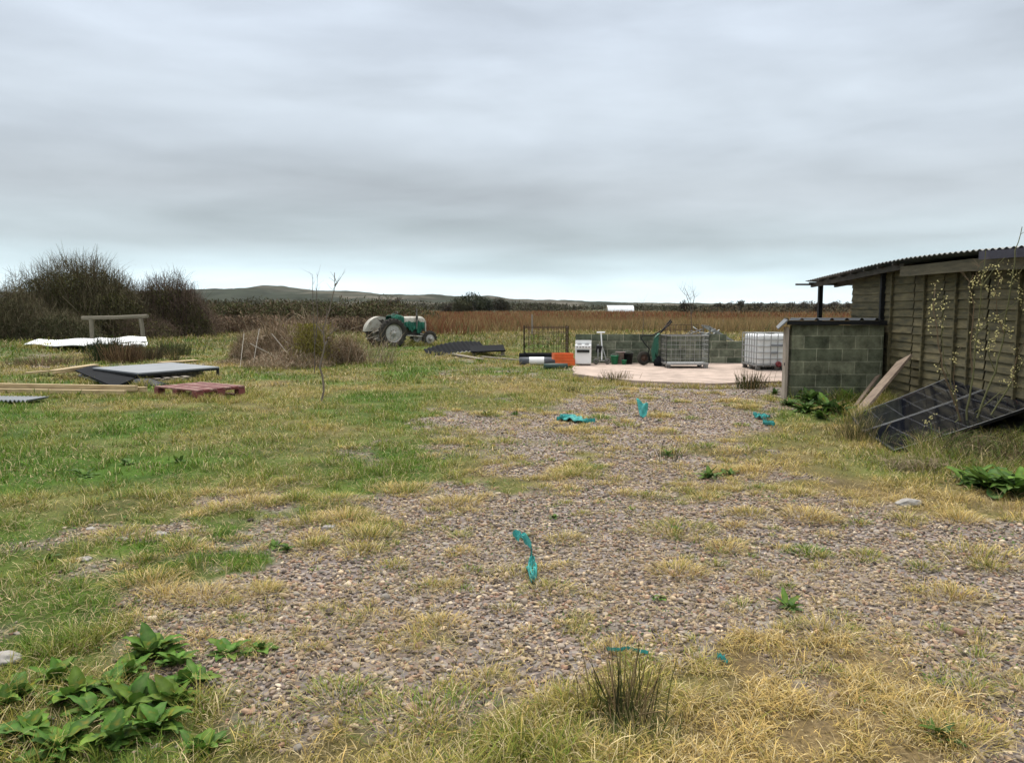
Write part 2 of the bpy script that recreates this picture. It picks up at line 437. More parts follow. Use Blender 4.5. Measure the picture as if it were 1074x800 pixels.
# ------------------------------------------------------------------ loose stones
def scatter(n, r0, r1, spread=.74, power=1.0):
    """random ground positions inside the view wedge, uniform per area"""
    r = np.sqrt(rng.uniform(r0 ** 2, r1 ** 2, n)); a = rng.uniform(-spread, spread, n)
    return r * np.sin(a), r * np.cos(a)
PAL = np.array([[.30, .275, .25], [.20, .17, .155], [.30, .225, .175], [.44, .38, .29], [.085, .075, .07], [.26, .215, .16], [.50, .46, .39], [.21, .21, .205], [.27, .18, .145]])
PAL = PAL * np.array([1.08, .97, .84])
PW = np.array([.2, .18, .13, .1, .12, .11, .04, .07, .05]); PW = PW / PW.sum()
import bmesh
def ico(sub):
    bm = bmesh.new(); bmesh.ops.create_icosphere(bm, subdivisions=sub, radius=1)
    v = np.array([p.co[:] for p in bm.verts]); f = np.array([[q.index for q in p.verts] for p in bm.faces]); bm.free(); return v, f
def stones(buf, x, y, size, sub, sink=.25, C=None):
    v, f = ico(sub); n = len(x)
    # eight angular shapes
    base = []
    for k in range(12):
        d = rng.normal(size=(9, 3)); d /= np.linalg.norm(d, axis=1, keepdims=True)
        w = v.copy()
        for q in d:                       # cut by planes: flat broken faces
            h = rng.uniform(.38, .75); s = w @ q; w = w - np.clip(s - h, 0, None)[:, None] * q
        base.append(w * rng.uniform(.93, 1.07, (len(v), 1)))
    base = np.array(base)
    P = base[rng.integers(0, 12, n)]
    s = size[:, None] * np.stack([rng.uniform(.9, 1.6, n), rng.uniform(.75, 1.25, n), rng.uniform(.45, .9, n)], -1) * .5
    P = P * s[:, None]
    a = rng.uniform(0, 2 * np.pi, n); t = rng.normal(0, .4, n)
    ca, sa, ct, st = np.cos(a)[:, None], np.sin(a)[:, None], np.cos(t)[:, None], np.sin(t)[:, None]
    X, Y, Z = P[..., 0], P[..., 1], P[..., 2]
    Y, Z = Y * ct - Z * st, Y * st + Z * ct
    X, Y = X * ca - Y * sa, X * sa + Y * ca
    z0 = gh(x, y) + s[:, 2] * (1 - 2 * sink)
    V = np.stack([X + x[:, None], Y + y[:, None], Z + z0[:, None]], -1)
    F = (np.arange(n)[:, None, None] * len(v) + f[None]).reshape(-1, 3)
    if C is None:
        C = PAL[rng.choice(len(PAL), n, p=PW)] * rng.uniform(.75, 1.2, (n, 1))
    buf.add(V.reshape(-1, 3), [F], np.repeat(C[:, None], len(v), 1).reshape(-1, 3))
B = Buf()
for n, r0, r1, sub, smin, smax in ((34000, 2.2, 4.6, 2, .010, .046), (60000, 4.6, 8.0, 1, .014, .046), (75000, 8.0, 14.5, 1, .022, .05), (22000, 14.5, 20, 1, .03, .06)):
    x, y = scatter(n, r0, r1)
    g, _ = masks(x, y)
    keep = (rng.uniform(0, 1, n) < g ** 1.2 * .9 + .03 * (g > .02)) & ~excl(x, y)
    x, y = x[keep], y[keep]
    size = smin + (smax - smin) * rng.beta(1.2, 3.2, len(x)); big = rng.uniform(0, 1, len(x)) < .02; size[big] *= 1.6
    stones(B, x, y, size, sub)
tag(link('gravel', B.mesh('gravel', STONE)), 'loose grey and brown gravel spread over the yard', 'gravel', kind='stuff')

# ------------------------------------------------------------------ grass
def grass_cols(gr, n, dark=1.0):
    k = np.clip(gr + rng.normal(0, .22, n), 0, 1)[:, None]
    r = rng.uniform(0, 1, (n, 1))
    st = STRAW * (1 - r * .25) + np.array([.48, .39, .2]) * r * .25
    c = np.where(k < .5, st * (1 - 2 * k) + OLV * 2 * k, OLV * (2 - 2 * k) + GRN * (2 * k - 1))
    pale = rng.uniform(0, 1, (n, 1)) < .12 + .14 * (1 - k)
    c = np.where(pale, np.array([.55, .45, .25]), c)
    return c * np.clip(rng.lognormal(0, .32, (n, 1)), .4, 1.7) * dark
B = Buf()
DOCKS = [G(-40, 700), G(60, 700), G(140, 668), G(290, 680), G(240, 730), G(250, 830), G(-40, 830)]
def grass_band(n, r0, r1, hmin, hmax, w, K, flat=.5, thin=1.0):
    x, y = scatter(n, r0, r1)
    # blades gather into tufts
    tx, ty = x + rng.normal(0, .03, n), y + rng.normal(0, .03, n)
    g, gr = masks(x, y)
    tuft = fbm(x * 5.5, y * 5.5, 81, 3); lush = fbm(x * 1.3, y * 1.3, 88, 3)
    p = np.clip((1 - g) * ((.17 if r1 < 9 else .22) + 1.0 * sstep(.36, .62, tuft)), 0, 1) * thin + g * sstep(.66, .74, tuft) * .4
    p = p * (1 - .5 * in_poly(x, y, DOCKS))
    keep = (rng.uniform(0, 1, n) < p) & ~excl(x, y)
    x, y, g, gr, tuft, lush = [a[keep] for a in (x, y, g, gr, tuft, lush)]
    m = len(x)
    h = (hmin + (hmax - hmin) * rng.beta(1.5, 2.5, m)) * (.55 + .9 * lush) * (.6 + .8 * sstep(.35, .7, tuft)) * (1 - .45 * g)
    # the verge by the shed and the front strip grow longer
    edge = sstep(2.0, .3, wall_x(y) - x) * (y < 16) * (y > 4); h = h * (1 + .9 * edge) * (1 + .15 * sstep(3.6, 2.8, y))
    az = rng.uniform(0, 2 * np.pi, m)
    dry = np.clip(1 - gr + rng.normal(0, .2, m), 0, 1)
    el = R(85) - np.abs(rng.normal(0, .45, m)) - dry * .45 * flat
    bend = rng.uniform(.3, 1.3, m) + dry * .5
    base = np.stack([x, y, gh(x, y) - .006], -1)
    P = arcs(base, az, el, h, bend, K); P[..., 2] = np.maximum(P[..., 2], base[:, None, 2] + .004)
    prof = np.linspace(1, .12, K)[None] ** .7
    C = grass_cols(gr, m, 1.0 if r1 < 17 else (.88 if r1 < 31 else .68)); side = np.stack([-np.sin(az), np.cos(az), np.zeros(m)], -1) + rng.normal(0, .35, (m, 3))
    ribbons(B, P, (w * rng.uniform(.7, 1.3, m))[:, None] * prof, C * .72, side, C * 1.12)  # shading painted into the blade colour: darker root, brighter tip
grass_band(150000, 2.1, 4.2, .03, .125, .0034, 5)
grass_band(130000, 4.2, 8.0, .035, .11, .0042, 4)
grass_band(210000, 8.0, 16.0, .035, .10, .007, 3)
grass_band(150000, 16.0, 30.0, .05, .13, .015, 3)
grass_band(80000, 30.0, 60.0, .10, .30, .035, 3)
# yellow tufts among the stones
def tufts(n, r0, r1, w, K):
    x, y = scatter(n, r0, r1); g, gr = masks(x, y); tf = fbm(x * .8, y * .8, 121, 3)
    keep = (g > .15) & ~excl(x, y) & (rng.uniform(0, 1, n) < sstep(.38, .6, tf) + .25); x, y, g, gr = x[keep], y[keep], g[keep], gr[keep]
    rad = rng.gamma(1.6, .034, len(x)).clip(.015, .26); nb = (120 * (rad / .08) ** 1.6 * (1 if r0 < 6 else .55) * (.45 if r0 > 9 else 1)).astype(int).clip(8, 420)
    tw = np.clip(rng.beta(.9, 1.8, len(x)), 0, 1)
    i = np.repeat(np.arange(len(x)), nb); m = len(i)
    q = rng.uniform(0, 1, m) ** .6 * rad[i]; a = rng.uniform(0, 2 * np.pi, m)
    bx, by = x[i] + np.cos(a) * q * 1.2, y[i] + np.sin(a) * q
    h = (.03 + .34 * rad[i]).clip(.035, .10) * rng.uniform(.5, 1.2, m)
    az = a + rng.normal(0, .7, m); el = R(80) - q / rad[i] * .7 - np.abs(rng.normal(0, .2, m))
    base = np.stack([bx, by, gh(bx, by) + .010], -1); P = arcs(base, az, el, h, rng.uniform(.3, 1.4, m), K); P[..., 2] = np.maximum(P[..., 2], base[:, None, 2])
    C = grass_cols(tw[i], m); side = np.stack([-np.sin(az), np.cos(az), np.zeros(m)], -1)
    ribbons(B, P, (w * rng.uniform(.7, 1.3, m))[:, None] * (np.linspace(1, .12, K)[None] ** .7), C * .8, side, C * 1.1)  # tuft blades carry the same painted root-to-tip shading
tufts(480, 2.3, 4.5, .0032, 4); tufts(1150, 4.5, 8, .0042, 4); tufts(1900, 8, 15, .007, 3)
# dead straw lying about
for n, r0, r1, w in ((16000, 2.2, 5, .0028), (20000, 5, 10, .0045)):
    x, y = scatter(n, r0, r1); k = ~excl(x, y) & (vn(x * 2, y * 2, 131) > .4); x, y = x[k], y[k]; m = len(x); az = rng.uniform(0, 6.28, m)
    base = np.stack([x, y, gh(x, y) + .018], -1); P = arcs(base, az, rng.uniform(0, .5, m), rng.uniform(.03, .11, m), rng.uniform(.2, 1.3, m), 4); P[..., 2] = np.maximum(P[..., 2], base[:, None, 2] - .012)
    ribbons(B, P, w * np.ones((m, 1)) * np.array([[1, .9, .8, .4]]), np.array([.46, .36, .19]) * rng.uniform(.4, 1.2, (m, 1)))
# longer grass grown up against whatever stands or lies about
def skirt(pts, hmin, hmax, dens, w, spread=.08, green=.45):
    P = [G(*p) for p in pts]
    for a, b in zip(P[:-1], P[1:]):
        m = int((b - a).length * dens); f = rng.uniform(0, 1, m); x = a.x + (b.x - a.x) * f + rng.normal(0, spread, m); y = a.y + (b.y - a.y) * f + rng.normal(0, spread, m)
        k = (vn(x * 3.1, y * 3.1, 151) > .3) & ~excl(x, y); x, y = x[k], y[k]; m = len(x); az = rng.uniform(0, 6.28, m)
        base = np.stack([x, y, gh(x, y) - .005], -1); Q = arcs(base, az, R(85) - np.abs(rng.normal(0, .3, m)), rng.uniform(hmin, hmax, m) * (.5 + vn(x * 4, y * 4, 152)), rng.uniform(.3, 1.4, m), 4)
        C = grass_cols(np.full(m, green), m); ribbons(B, Q, (w * rng.uniform(.7, 1.3, m))[:, None] * np.array([[1, .8, .55, .12]]), C * .8, None, C * 1.1)  # root shade and brighter tip put into the blade colour here too
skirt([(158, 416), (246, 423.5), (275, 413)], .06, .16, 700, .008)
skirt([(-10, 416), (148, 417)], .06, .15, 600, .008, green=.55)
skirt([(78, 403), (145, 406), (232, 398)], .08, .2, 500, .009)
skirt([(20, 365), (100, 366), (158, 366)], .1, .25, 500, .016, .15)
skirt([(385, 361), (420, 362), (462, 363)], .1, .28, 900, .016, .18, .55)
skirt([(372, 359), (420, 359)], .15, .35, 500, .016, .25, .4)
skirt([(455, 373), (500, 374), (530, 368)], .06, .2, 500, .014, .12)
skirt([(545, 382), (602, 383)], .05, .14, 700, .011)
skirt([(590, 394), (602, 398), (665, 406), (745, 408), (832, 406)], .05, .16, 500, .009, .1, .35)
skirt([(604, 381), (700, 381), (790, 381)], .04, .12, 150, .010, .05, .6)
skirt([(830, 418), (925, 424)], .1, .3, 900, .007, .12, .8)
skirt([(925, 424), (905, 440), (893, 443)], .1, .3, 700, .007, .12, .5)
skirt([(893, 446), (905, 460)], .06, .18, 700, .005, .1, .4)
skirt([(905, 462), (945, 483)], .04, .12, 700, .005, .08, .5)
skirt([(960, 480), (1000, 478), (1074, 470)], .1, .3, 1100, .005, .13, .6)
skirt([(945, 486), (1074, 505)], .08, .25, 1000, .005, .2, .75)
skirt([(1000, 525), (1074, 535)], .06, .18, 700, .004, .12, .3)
tag(link('grass', B.mesh('grass', LEAF)), 'rough green and straw yellow grass over the ground', 'grass', kind='stuff')

# clover and small broad leaves in the turf
B = Buf()
for n, r0, r1, lf in ((9000, 2.2, 6, .012), (16000, 6, 14, .02)):
    x, y = scatter(n * 3, r0, r1); g, gr = masks(x, y); k = ~excl(x, y) & (fbm(x * 1.6, y * 1.6, 140, 4) > .56) & (rng.uniform(0, 1, len(x)) < .15 + gr * .8); x, y = x[k], y[k]; m = len(x)
    base = np.stack([x, y, gh(x, y) + rng.uniform(.01, .035, m)], -1); P = arcs(base, rng.uniform(0, 6.28, m), rng.uniform(-.2, .7, m), lf * rng.uniform(.7, 1.6, m), rng.uniform(0, 1, m), 3)
    ribbons(B, P, lf * .8 * rng.uniform(.6, 1.2, m)[:, None] * np.array([[.3, 1, .2]]), np.array([.06, .12, .025]) * rng.uniform(.6, 1.5, (m, 1)))
tag(link('ground_cover', B.mesh('ground_cover', LEAF)), 'small green leaves and clover growing in the turf', 'ground cover', kind='stuff')

# reeds and bracken of the moor
B = Buf()
def reeds(n, r0, r1, hmin, hmax, w):
    x, y = scatter(n, r0, r1, .70)
    px, _ = to_px(x, y)
    nn = fbm(x * .10, y * .22, 63, 4); cl = fbm(x * .3, y * .3, 97, 3)
    keep0 = px > 425 + 8 * np.sin(y)
    start = 52 + 14 * (fbm(x * .06, y * .02, 99, 2) - .5) - 6 * (px > 900) - 10 * sstep(560, 470, px)
    keep = (y > start) & keep0 & (rng.uniform(0, 1, n) < sstep(.3, .5, cl) + .2)
    x, y, nn, px = x[keep], y[keep], nn[keep], px[keep]; m = len(x)
    h = rng.uniform(hmin, hmax, m) * (.7 + .6 * fbm(x * .15, y * .15, 92, 3)) * (1 + .35 * sstep(560, 480, px) * (y < 80))
    az = rng.uniform(0, 2 * np.pi, m); base = np.stack([x, y, gh(x, y) - .02], -1)
    P = arcs(base, az, R(86) - np.abs(rng.normal(0, .22, m)), h, rng.uniform(.1, .9, m), 3)
    k = sstep(.5, .6, nn + rng.normal(0, .05, m))[:, None]
    front = (sstep(78, 60, y) * sstep(520, 590, px))[:, None]; k = np.maximum(k * .8, front * .85)
    C = (np.array([.165, .072, .035]) * (1 - k) + np.array([.25, .185, .085]) * k) * rng.uniform(.65, 1.35, (m, 1))
    gd = (rng.uniform(0, 1, (m, 1)) < .12); C = np.where(gd, np.array([.11, .12, .045]), C)
    ribbons(B, P, w * rng.uniform(.6, 1.5, m)[:, None] * np.array([[1, .8, .2]]), C * .8, None, C * 1.1)
reeds(80000, 44, 90, .45, .95, .045)
reeds(70000, 90, 200, .6, 1.15, .12)
tag(link('reeds', B.mesh('reeds', LEAF)), 'rust brown reeds and dry moor grass behind the yard', 'reeds', kind='stuff')

# ------------------------------------------------------------------ hills, far scrub
HP = [(-700, 309), (-200, 308), (0, 307), (120, 306), (200, 304.5), (225, 304), (250, 303.5), (268, 302), (285, 300), (300, 301), (318, 304.5), (330, 306), (345, 305), (360, 304.5), (378, 305.5), (395, 309),
      (410, 308.5), (440, 310), (455, 309), (475, 311), (500, 310.5), (512, 310), (530, 313), (560, 315), (610, 316), (650, 317.5), (740, 318.5), (900, 319), (1300, 318), (1900, 316)]
def make_hills():
    xs = np.linspace(-2600, 3400, 900); ys = np.concatenate([np.linspace(900, 1500, 50), np.linspace(1520, 2600, 24)])
    X, Y = np.meshgrid(xs, ys, indexing='ij'); Y0 = 1500
    px = 537 + 800 * X / (Y0 * CP + EYE * SP)
    py = np.interp(px, [p[0] for p in HP], [p[1] for p in HP])
    H = (323 - py) / 800 * Y0 + 1.6
    rdg = sstep(900, 1500, Y) ** .8 * sstep(2600, 1600, Y)
    X_, Y_ = X.ravel(), Y.ravel()
    fold = (fbm(X_ * .006, Y_ * .006, 5, 5).reshape(X.shape) - .5)
    Z = (H * rdg * (1 + .5 * fold * (1 - sstep(1300, 1500, Y))) + fold * 3 * rdg + (fbm(X_ * .03, Y_ * .03, 8, 4).reshape(X.shape) - .62) * 7 * rdg)
    Z = Z - 2.0 * (1 - sstep(900, 950, Y)); ny = len(ys)
    i = np.arange(len(xs) - 1)[:, None] * ny; j = np.arange(ny - 1)[None]
    F = np.stack([i + j, i + ny + j, i + ny + j + 1, i + j + 1], -1).reshape(-1, 4)
    n = fbm(X_ * .012, Y_ * .012, 31, 5)[:, None]
    n9 = fbm(X_ * .05, Y_ * .03, 77, 4)[:, None]
    C = (np.array([.05, .057, .042]) * (1 - sstep(.5, .72, n)) + np.array([.13, .12, .095]) * sstep(.5, .72, n)) * (.4 + .75 * n9)
    m, t, b = node_mat('hill_turf'); a = t.nodes.new('ShaderNodeAttribute'); a.attribute_name = 'Col'; t.links.new(a.outputs['Color'], b.inputs['Base Color']); b.inputs['Roughness'].default_value = 1; b.inputs['Specular IOR Level'].default_value = 0
    tag(link('hills', np_mesh('hills', np.stack([X_, Y_, Z.ravel()], -1), [F], C, m, True)), kind='structure')
make_hills()

def clump_cloud(B, cx, cy, rx, ry, h, n, leaf, cols, z0=0, lean=0, base=.0):
    """leaf-sized faces spread through an uneven crown volume"""
    lob = 7; lx = rng.uniform(-.7, .7, lob); ly = rng.uniform(-.7, .7, lob); lz = rng.uniform(.25, .72, lob); lr = rng.uniform(.32, .6, lob)
    k = rng.integers(0, lob, n); d = rng.normal(size=(n, 3)); d /= np.linalg.norm(d, axis=1, keepdims=True)
    rad = lr[k] * rng.uniform(.25, 1.0, n) ** .5
    X = lx[k] + d[:, 0] * rad; Y = ly[k] + d[:, 1] * rad; Z = np.clip(lz[k] + d[:, 2] * rad * .75, base, None)
    X = X + lean * Z ** 2
    p = np.stack([cx + X * rx, cy + Y * ry, z0 + Z * h], -1)
    az = rng.uniform(0, 2 * np.pi, n); P = arcs(p, az, rng.uniform(-.3, 1.5, n), rng.uniform(.6, 1.5, n) * leaf, rng.uniform(0, .8, n), 3)
    cc = np.array(cols); C = cc[rng.integers(0, len(cc), n)] * (.65 + .7 * vn(X * 5, Z * 5 + Y * 3, 3))[:, None]
    ribbons(B, P, (leaf * .5) * rng.uniform(.5, 1.2, n)[:, None] * np.array([[.7, 1, .3]]), C)
DARKS = [(.045, .05, .025), (.06, .06, .03), (.075, .06, .04), (.05, .04, .03)]
# hedge and scrub masses
B = Buf()
r2 = np.random.default_rng(3)
for k in range(150):                              # far line right across the picture
    px = r2.uniform(-150, 1250); Y = r2.uniform(230, 420)
    if 628 < px < 672: continue
    top = np.interp(px, [0, 200, 430, 470, 530, 620, 740, 900, 1100], [311, 313, 314, 317, 317, 320, 320.5, 321, 320])
    h = (323 - top + r2.uniform(-1.5, 1.2)) / 800 * Y + 1.6; p = AT(px, 323, Y)
    clump_cloud(B, p.x, Y, r2.uniform(7, 18), r2.uniform(3, 6), max(h, 1.5), 620, .75, [(.06, .065, .035), (.08, .07, .045), (.055, .05, .035)], -.1)
for k in range(70):
    px = r2.uniform(725, 1400); Y = r2.uniform(125, 210); p = AT(px, 323, Y)
    clump_cloud(B, p.x, Y, r2.uniform(4, 9), r2.uniform(2, 4), r2.uniform(1.5, 2.3), 520, .45, [(.09, .08, .045), (.11, .08, .05), (.07, .065, .04)], -.1)
tag(link('distant_scrub', B.mesh('distant_scrub', TWIG)), 'dark line of far hedges and scrub below the hills', 'scrub', kind='stuff')
B = Buf()
for k in range(110):                               # olive thicket behind the tractor and the brush heap
    px = r2.uniform(195, 432); Y = r2.uniform(58, 80)
    top = np.interp(px, [195, 230, 300, 350, 400, 432], [314, 318, 317, 316, 314, 321])
    h = (323 - top + r2.uniform(-6, 2.5)) / 800 * Y + 1.6; p = AT(px, 323, Y)
    clump_cloud(B, p.x, Y, r2.uniform(.9, 3.2), r2.uniform(1, 2), h, 1300, .2, [(.075, .08, .03), (.06, .065, .03), (.09, .075, .04), (.10, .07, .045)], -.1)
for k in range(60):                               # brown scrub in front of it
    px = r2.uniform(195, 430); Y = r2.uniform(48, 57); p = AT(px, 323, Y)
    clump_cloud(B, p.x, Y, r2.uniform(1.2, 2.4), r2.uniform(.8, 1.4), r2.uniform(.7, 1.25), 700, .16, [(.14, .09, .06), (.17, .13, .08), (.11, .08, .055)], -.1)
tag(link('thicket', B.mesh('thicket', TWIG)), 'olive brown thicket of scrub behind the yard at left', 'scrub', kind='stuff')

def crown_tree(name, px, Y, top, half, label, cat, group=None, lean=0, cols=DARKS, n=1500, leaf=.3, trunk=True, low=.05):
    h = (323 - top) / 800 * Y + 1.6; p = AT(px, 323, Y); rx = half / 800 * Y
    t = thing(name, (p.x, Y, 0), 0, label, cat, group)
    B = Buf(); clump_cloud(B, 0, 0, rx, rx * .7, h, n, leaf, cols, 0, lean, low); link('crown', B.mesh('crown', TWIG), t)
    if trunk:
        B = Buf()
        Pn = []
        for k in range(5):
            a = rng.uniform(0, 6.28); s = rng.uniform(.15, .55)
            pts = [(0, 0, -.1), (s * rx * .2 * math.cos(a), s * rx * .2 * math.sin(a), h * .25), (s * rx * math.cos(a) + lean * .2 * rx, s * rx * .6 * math.sin(a), h * .62)]
            Pn.append(pts)
        tubes(B, np.array(Pn), np.array([[.03, .02, .008]] * 5) * h, np.array([[.09, .075, .06]] * 5), 5)
        link('trunk', B.mesh('trunk', TWIG), t)
    return t
crown_tree('shrub', 497, 200, 308.5, 22, 'tall dark rounded bush on the horizon right of the tractor', 'bush', n=5200, leaf=.5, cols=[(.035, .045, .025), (.05, .055, .03), (.03, .035, .02)])
crown_tree('shrub', 483, 150, 316, 13, 'low olive bush at the left foot of the tall dark bush', 'bush', n=2600, leaf=.35, cols=[(.06, .065, .035), (.07, .07, .04)])
crown_tree('shrub', 527, 210, 313, 14, 'dark bush just right of the tall rounded bush on the horizon', 'bush', n=2600, leaf=.45, cols=[(.045, .05, .03), (.055, .05, .035)])
crown_tree('shrub', 722, 150, 315.5, 10, 'small dark round bush on the skyline above the wire cage', 'bush', n=2600, leaf=.35, cols=[(.045, .045, .03), (.06, .05, .035)])
for i, (px, top, hf) in enumerate(((752, 319, 8), (768, 317, 9), (786, 318.5, 10), (803, 320, 9), (826, 319.5, 9), (842, 318, 9), (856, 319, 7), (871, 318.5, 9), (884, 317.5, 8), (470, 318, 9), (408, 311, 9))):
    tag(crown_tree('hedgerow_tree', px, 170 + 9 * (i % 3), top - (2 if px > 500 else 0), hf, 'x', 'tree', 'windswept trees along the skyline', lean=.9, n=1300, leaf=.4, cols=[(.10, .085, .07), (.075, .07, .05), (.06, .055, .04)], low=.25),
        ['windswept tree on the skyline nearest right of the dark round bush', 'taller windswept tree, second right of the dark round bush', 'windswept tree on the skyline above the gap left of the white tank', 'low windswept tree on the skyline above the white tank',
         'windswept tree on the skyline above the left end of the hut roof', 'taller windswept tree on the skyline left of the black roof post', 'narrow windswept tree on the skyline directly behind the black roof post', 'windswept tree seen under the roof between post and shed wall, left one',
         'windswept tree seen under the roof between post and shed wall, beside the wall', 'small bare tree on the skyline at the left of the dark bushes', 'bare twiggy tree on the skyline above the tractor seat'][i])
# polytunnel
def tunnel():
    p = AT(650, 323, 222); w = 27 / 800 * 222
    t = thing('polytunnel', (p.x, 222, 0), 0, 'long white polytunnel on the far side of the moor', 'polytunnel')
    mb = MB(); k = 14
    def fn(u_, v_):
        a = math.pi * v_; return ((u_ - .5) * w, -math.cos(a) * 3, math.sin(a) * 2.35)
    mb.grid(fn, 18, 12); mb.build('cover', mat('tunnel_film', (.72, .75, .76), .4, vary=.1), t, True)
    mb = MB()
    for i in range(5):
        x = (i / 4 - .5) * w; mb.tube([(x, -math.cos(a) * 3.03, math.sin(a) * 2.38) for a in [math.pi * q / 10 for q in range(11)]], .05, 5)
    mb.build('hoop', mat('tunnel_hoop', (.6, .62, .63), .5, vary=.1), t)
tunnel()

# ------------------------------------------------------------------ air
def haze():
    m = bpy.data.materials.new('haze_air'); m.use_nodes = True; t = m.node_tree; t.nodes.clear()
    v = t.nodes.new('ShaderNodeVolumePrincipled'); o = t.nodes.new('ShaderNodeOutputMaterial'); v.inputs['Color'].default_value = (.86, .9, .95, 1); v.inputs['Density'].default_value = HAZE; v.inputs['Anisotropy'].default_value = .2
    t.links.new(v.outputs[0], o.inputs['Volume'])
    o = MB().box((0, 0, 34), (13000, 13000, 74)).build('haze', m, None); tag(o, kind='stuff')
HAZE = .00004
if HAZE: haze()
# ------------------------------------------------------------------ bushes at left
def twiggy(name, cx, cy, rx, ry, h, n, label, cat, cols, leafn=0, leafc=None, w=.016, group=None, sprays=0, z0=0):
    """bare shrub: limbs from the base (trunk) and a shell-filling mesh of fine twigs (crown)"""
    t = thing(name, (cx, cy, gz(cx, cy) + z0), 0, label, cat, group)
    B = Buf(); m = max(10, n // 250)
    az = rng.uniform(0, 6.28, m); base = np.stack([rng.uniform(-.5, .5, m) * rx, rng.uniform(-.4, .4, m) * ry, np.full(m, -.05)], -1)
    P = arcs(base, az, rng.uniform(.9, 1.5, m), rng.uniform(.5, .8, m) * h, rng.uniform(-.1, .5, m), 5)
    tubes(B, P, np.linspace(1, .35, 5)[None] * w * rng.uniform(1.2, 2.4, (m, 1)), np.array(cols)[rng.integers(0, len(cols), m)], 4)
    link('stem', B.mesh('stem', TWIG), t)
    B = Buf()
    d = rng.normal(size=(n, 3)); d[:, 2] = np.abs(d[:, 2]); d /= np.linalg.norm(d, axis=1, keepdims=True)
    rad = rng.uniform(.0, 1, n) ** .45
    lump = .82 + .36 * vn(d[:, 0] * 2.6 + 9, d[:, 1] * 2.6 + d[:, 2] * 2.2, 5)
    rr = rad * lump
    p = np.stack([d[:, 0] * rr * rx, d[:, 1] * rr * ry, d[:, 2] * rr * h * .93], -1)
    az = np.arctan2(d[:, 1] + rng.normal(0, 1.0, n), d[:, 0] + rng.normal(0, 1.0, n))
    P = arcs(p, az, R(15) + d[:, 2] * .6 + rng.normal(0, .75, n), rng.uniform(.05, .15, n) * h * (.6 + .6 * (rad > .8)), rng.uniform(-1.2, 1.8, n), 4)
    C = np.array(cols)[rng.integers(0, len(cols), n)] * rng.uniform(.6, 1.4, (n, 1))
    ribbons(B, P, w * rng.uniform(.6, 1.3, n)[:, None] * np.array([[1, .8, .6, .3]]), C)
    if sprays:
        az = rng.uniform(0, 6.28, sprays); el = rng.uniform(.5, 1.4, sprays)
        p = np.stack([np.cos(az) * np.cos(el) * rx * .8, np.sin(az) * np.cos(el) * ry * .8, np.sin(el) * h * .82], -1)
        P = arcs(p, az, el, rng.uniform(.15, .32, sprays) * h, rng.uniform(-.3, 1.2, sprays), 6)
        ribbons(B, P, w * 1.1 * np.ones((sprays, 1)) * np.linspace(1, .35, 6)[None], np.array(cols)[rng.integers(0, len(cols), sprays)])
    link('twigs', B.mesh('twigs', TWIG), t)
    if leafn:
        B = Buf(); d = rng.normal(size=(leafn, 3)); d[:, 2] = np.abs(d[:, 2]); d /= np.linalg.norm(d, axis=1, keepdims=True)
        lump = .8 + .36 * vn(d[:, 0] * 2.6 + 9, d[:, 1] * 2.6 + d[:, 2] * 2.2, 5); rr = rng.uniform(.1, 1, leafn) ** .4 * lump * .93
        patch = vn(d[:, 0] * 4, d[:, 2] * 4 + d[:, 1] * 3, 12)
        k = rng.uniform(0, 1, leafn) < sstep(.25, .7, patch) + .15; d, rr = d[k], rr[k]; nn = len(rr)
        p = np.stack([d[:, 0] * rr * rx, d[:, 1] * rr * ry, d[:, 2] * rr * h * .9], -1)
        lf = w * 5.5
        P = arcs(p, rng.uniform(0, 6.28, nn), rng.uniform(-.8, 1.4, nn), np.full(nn, lf), rng.uniform(0, 1, nn), 3)
        C = np.array(leafc)[rng.integers(0, len(leafc), nn)] * rng.uniform(.6, 1.4, (nn, 1))
        ribbons(B, P, lf * .5 * np.array([[.5, 1, .2]]) * rng.uniform(.7, 1.2, (nn, 1)), C)
        link('leaves', B.mesh('leaves', TWIG), t)
    return t
BK = [(.09, .078, .045), (.12, .105, .06), (.06, .056, .032), (.17, .145, .09), (.09, .065, .04)]
BL = [(.095, .10, .034), (.13, .125, .045), (.07, .066, .03)]
def bush_at(px, Y, top, half, **k):
    p = AT(px, 323, Y); h = (323 - top) / 800 * Y + 1.6; rx = half / 800 * Y
    return twiggy('shrub', p.x, Y, rx, rx * .6, h, **k)
bush_at(85, 42, 264, 80, n=30000, label='largest dark twiggy bush at far left, behind the timber rail', cat='bush', cols=BK, leafn=110000, leafc=BL, sprays=220, w=.02)
bush_at(178, 43, 283, 46, n=17000, label='reddish brown twiggy bush joining the right side of the big dark bush', cat='bush', cols=[(.12, .08, .06), (.09, .065, .05), (.14, .11, .08), (.07, .05, .04)], leafn=45000, leafc=BL, sprays=110, w=.02)
bush_at(8, 38, 296, 50, n=13000, label='low mossy thorn bush at the left edge of the picture', cat='bush', cols=BK, leafn=12000, leafc=[(.07, .075, .03), (.09, .085, .04)], sprays=60, w=.018)
bush_at(62, 37.5, 322, 46, n=9000, label='low bramble mound at the foot of the big dark bush', cat='bush', cols=BK, leafn=12000, leafc=[(.06, .07, .03), (.08, .08, .04)], sprays=40, w=.016)
bush_at(150, 40.5, 328, 40, n=8000, label='low dead bramble mound between rail and reddish bush', cat='bush', cols=[(.14, .10, .07), (.10, .07, .055)], leafn=3000, leafc=BL, sprays=30, w=.016)
bush_at(212, 46, 320, 26, n=6000, label='low brown brush trailing off at the right end of the bushes', cat='bush', cols=[(.16, .11, .08), (.12, .09, .06)], sprays=30, w=.018)

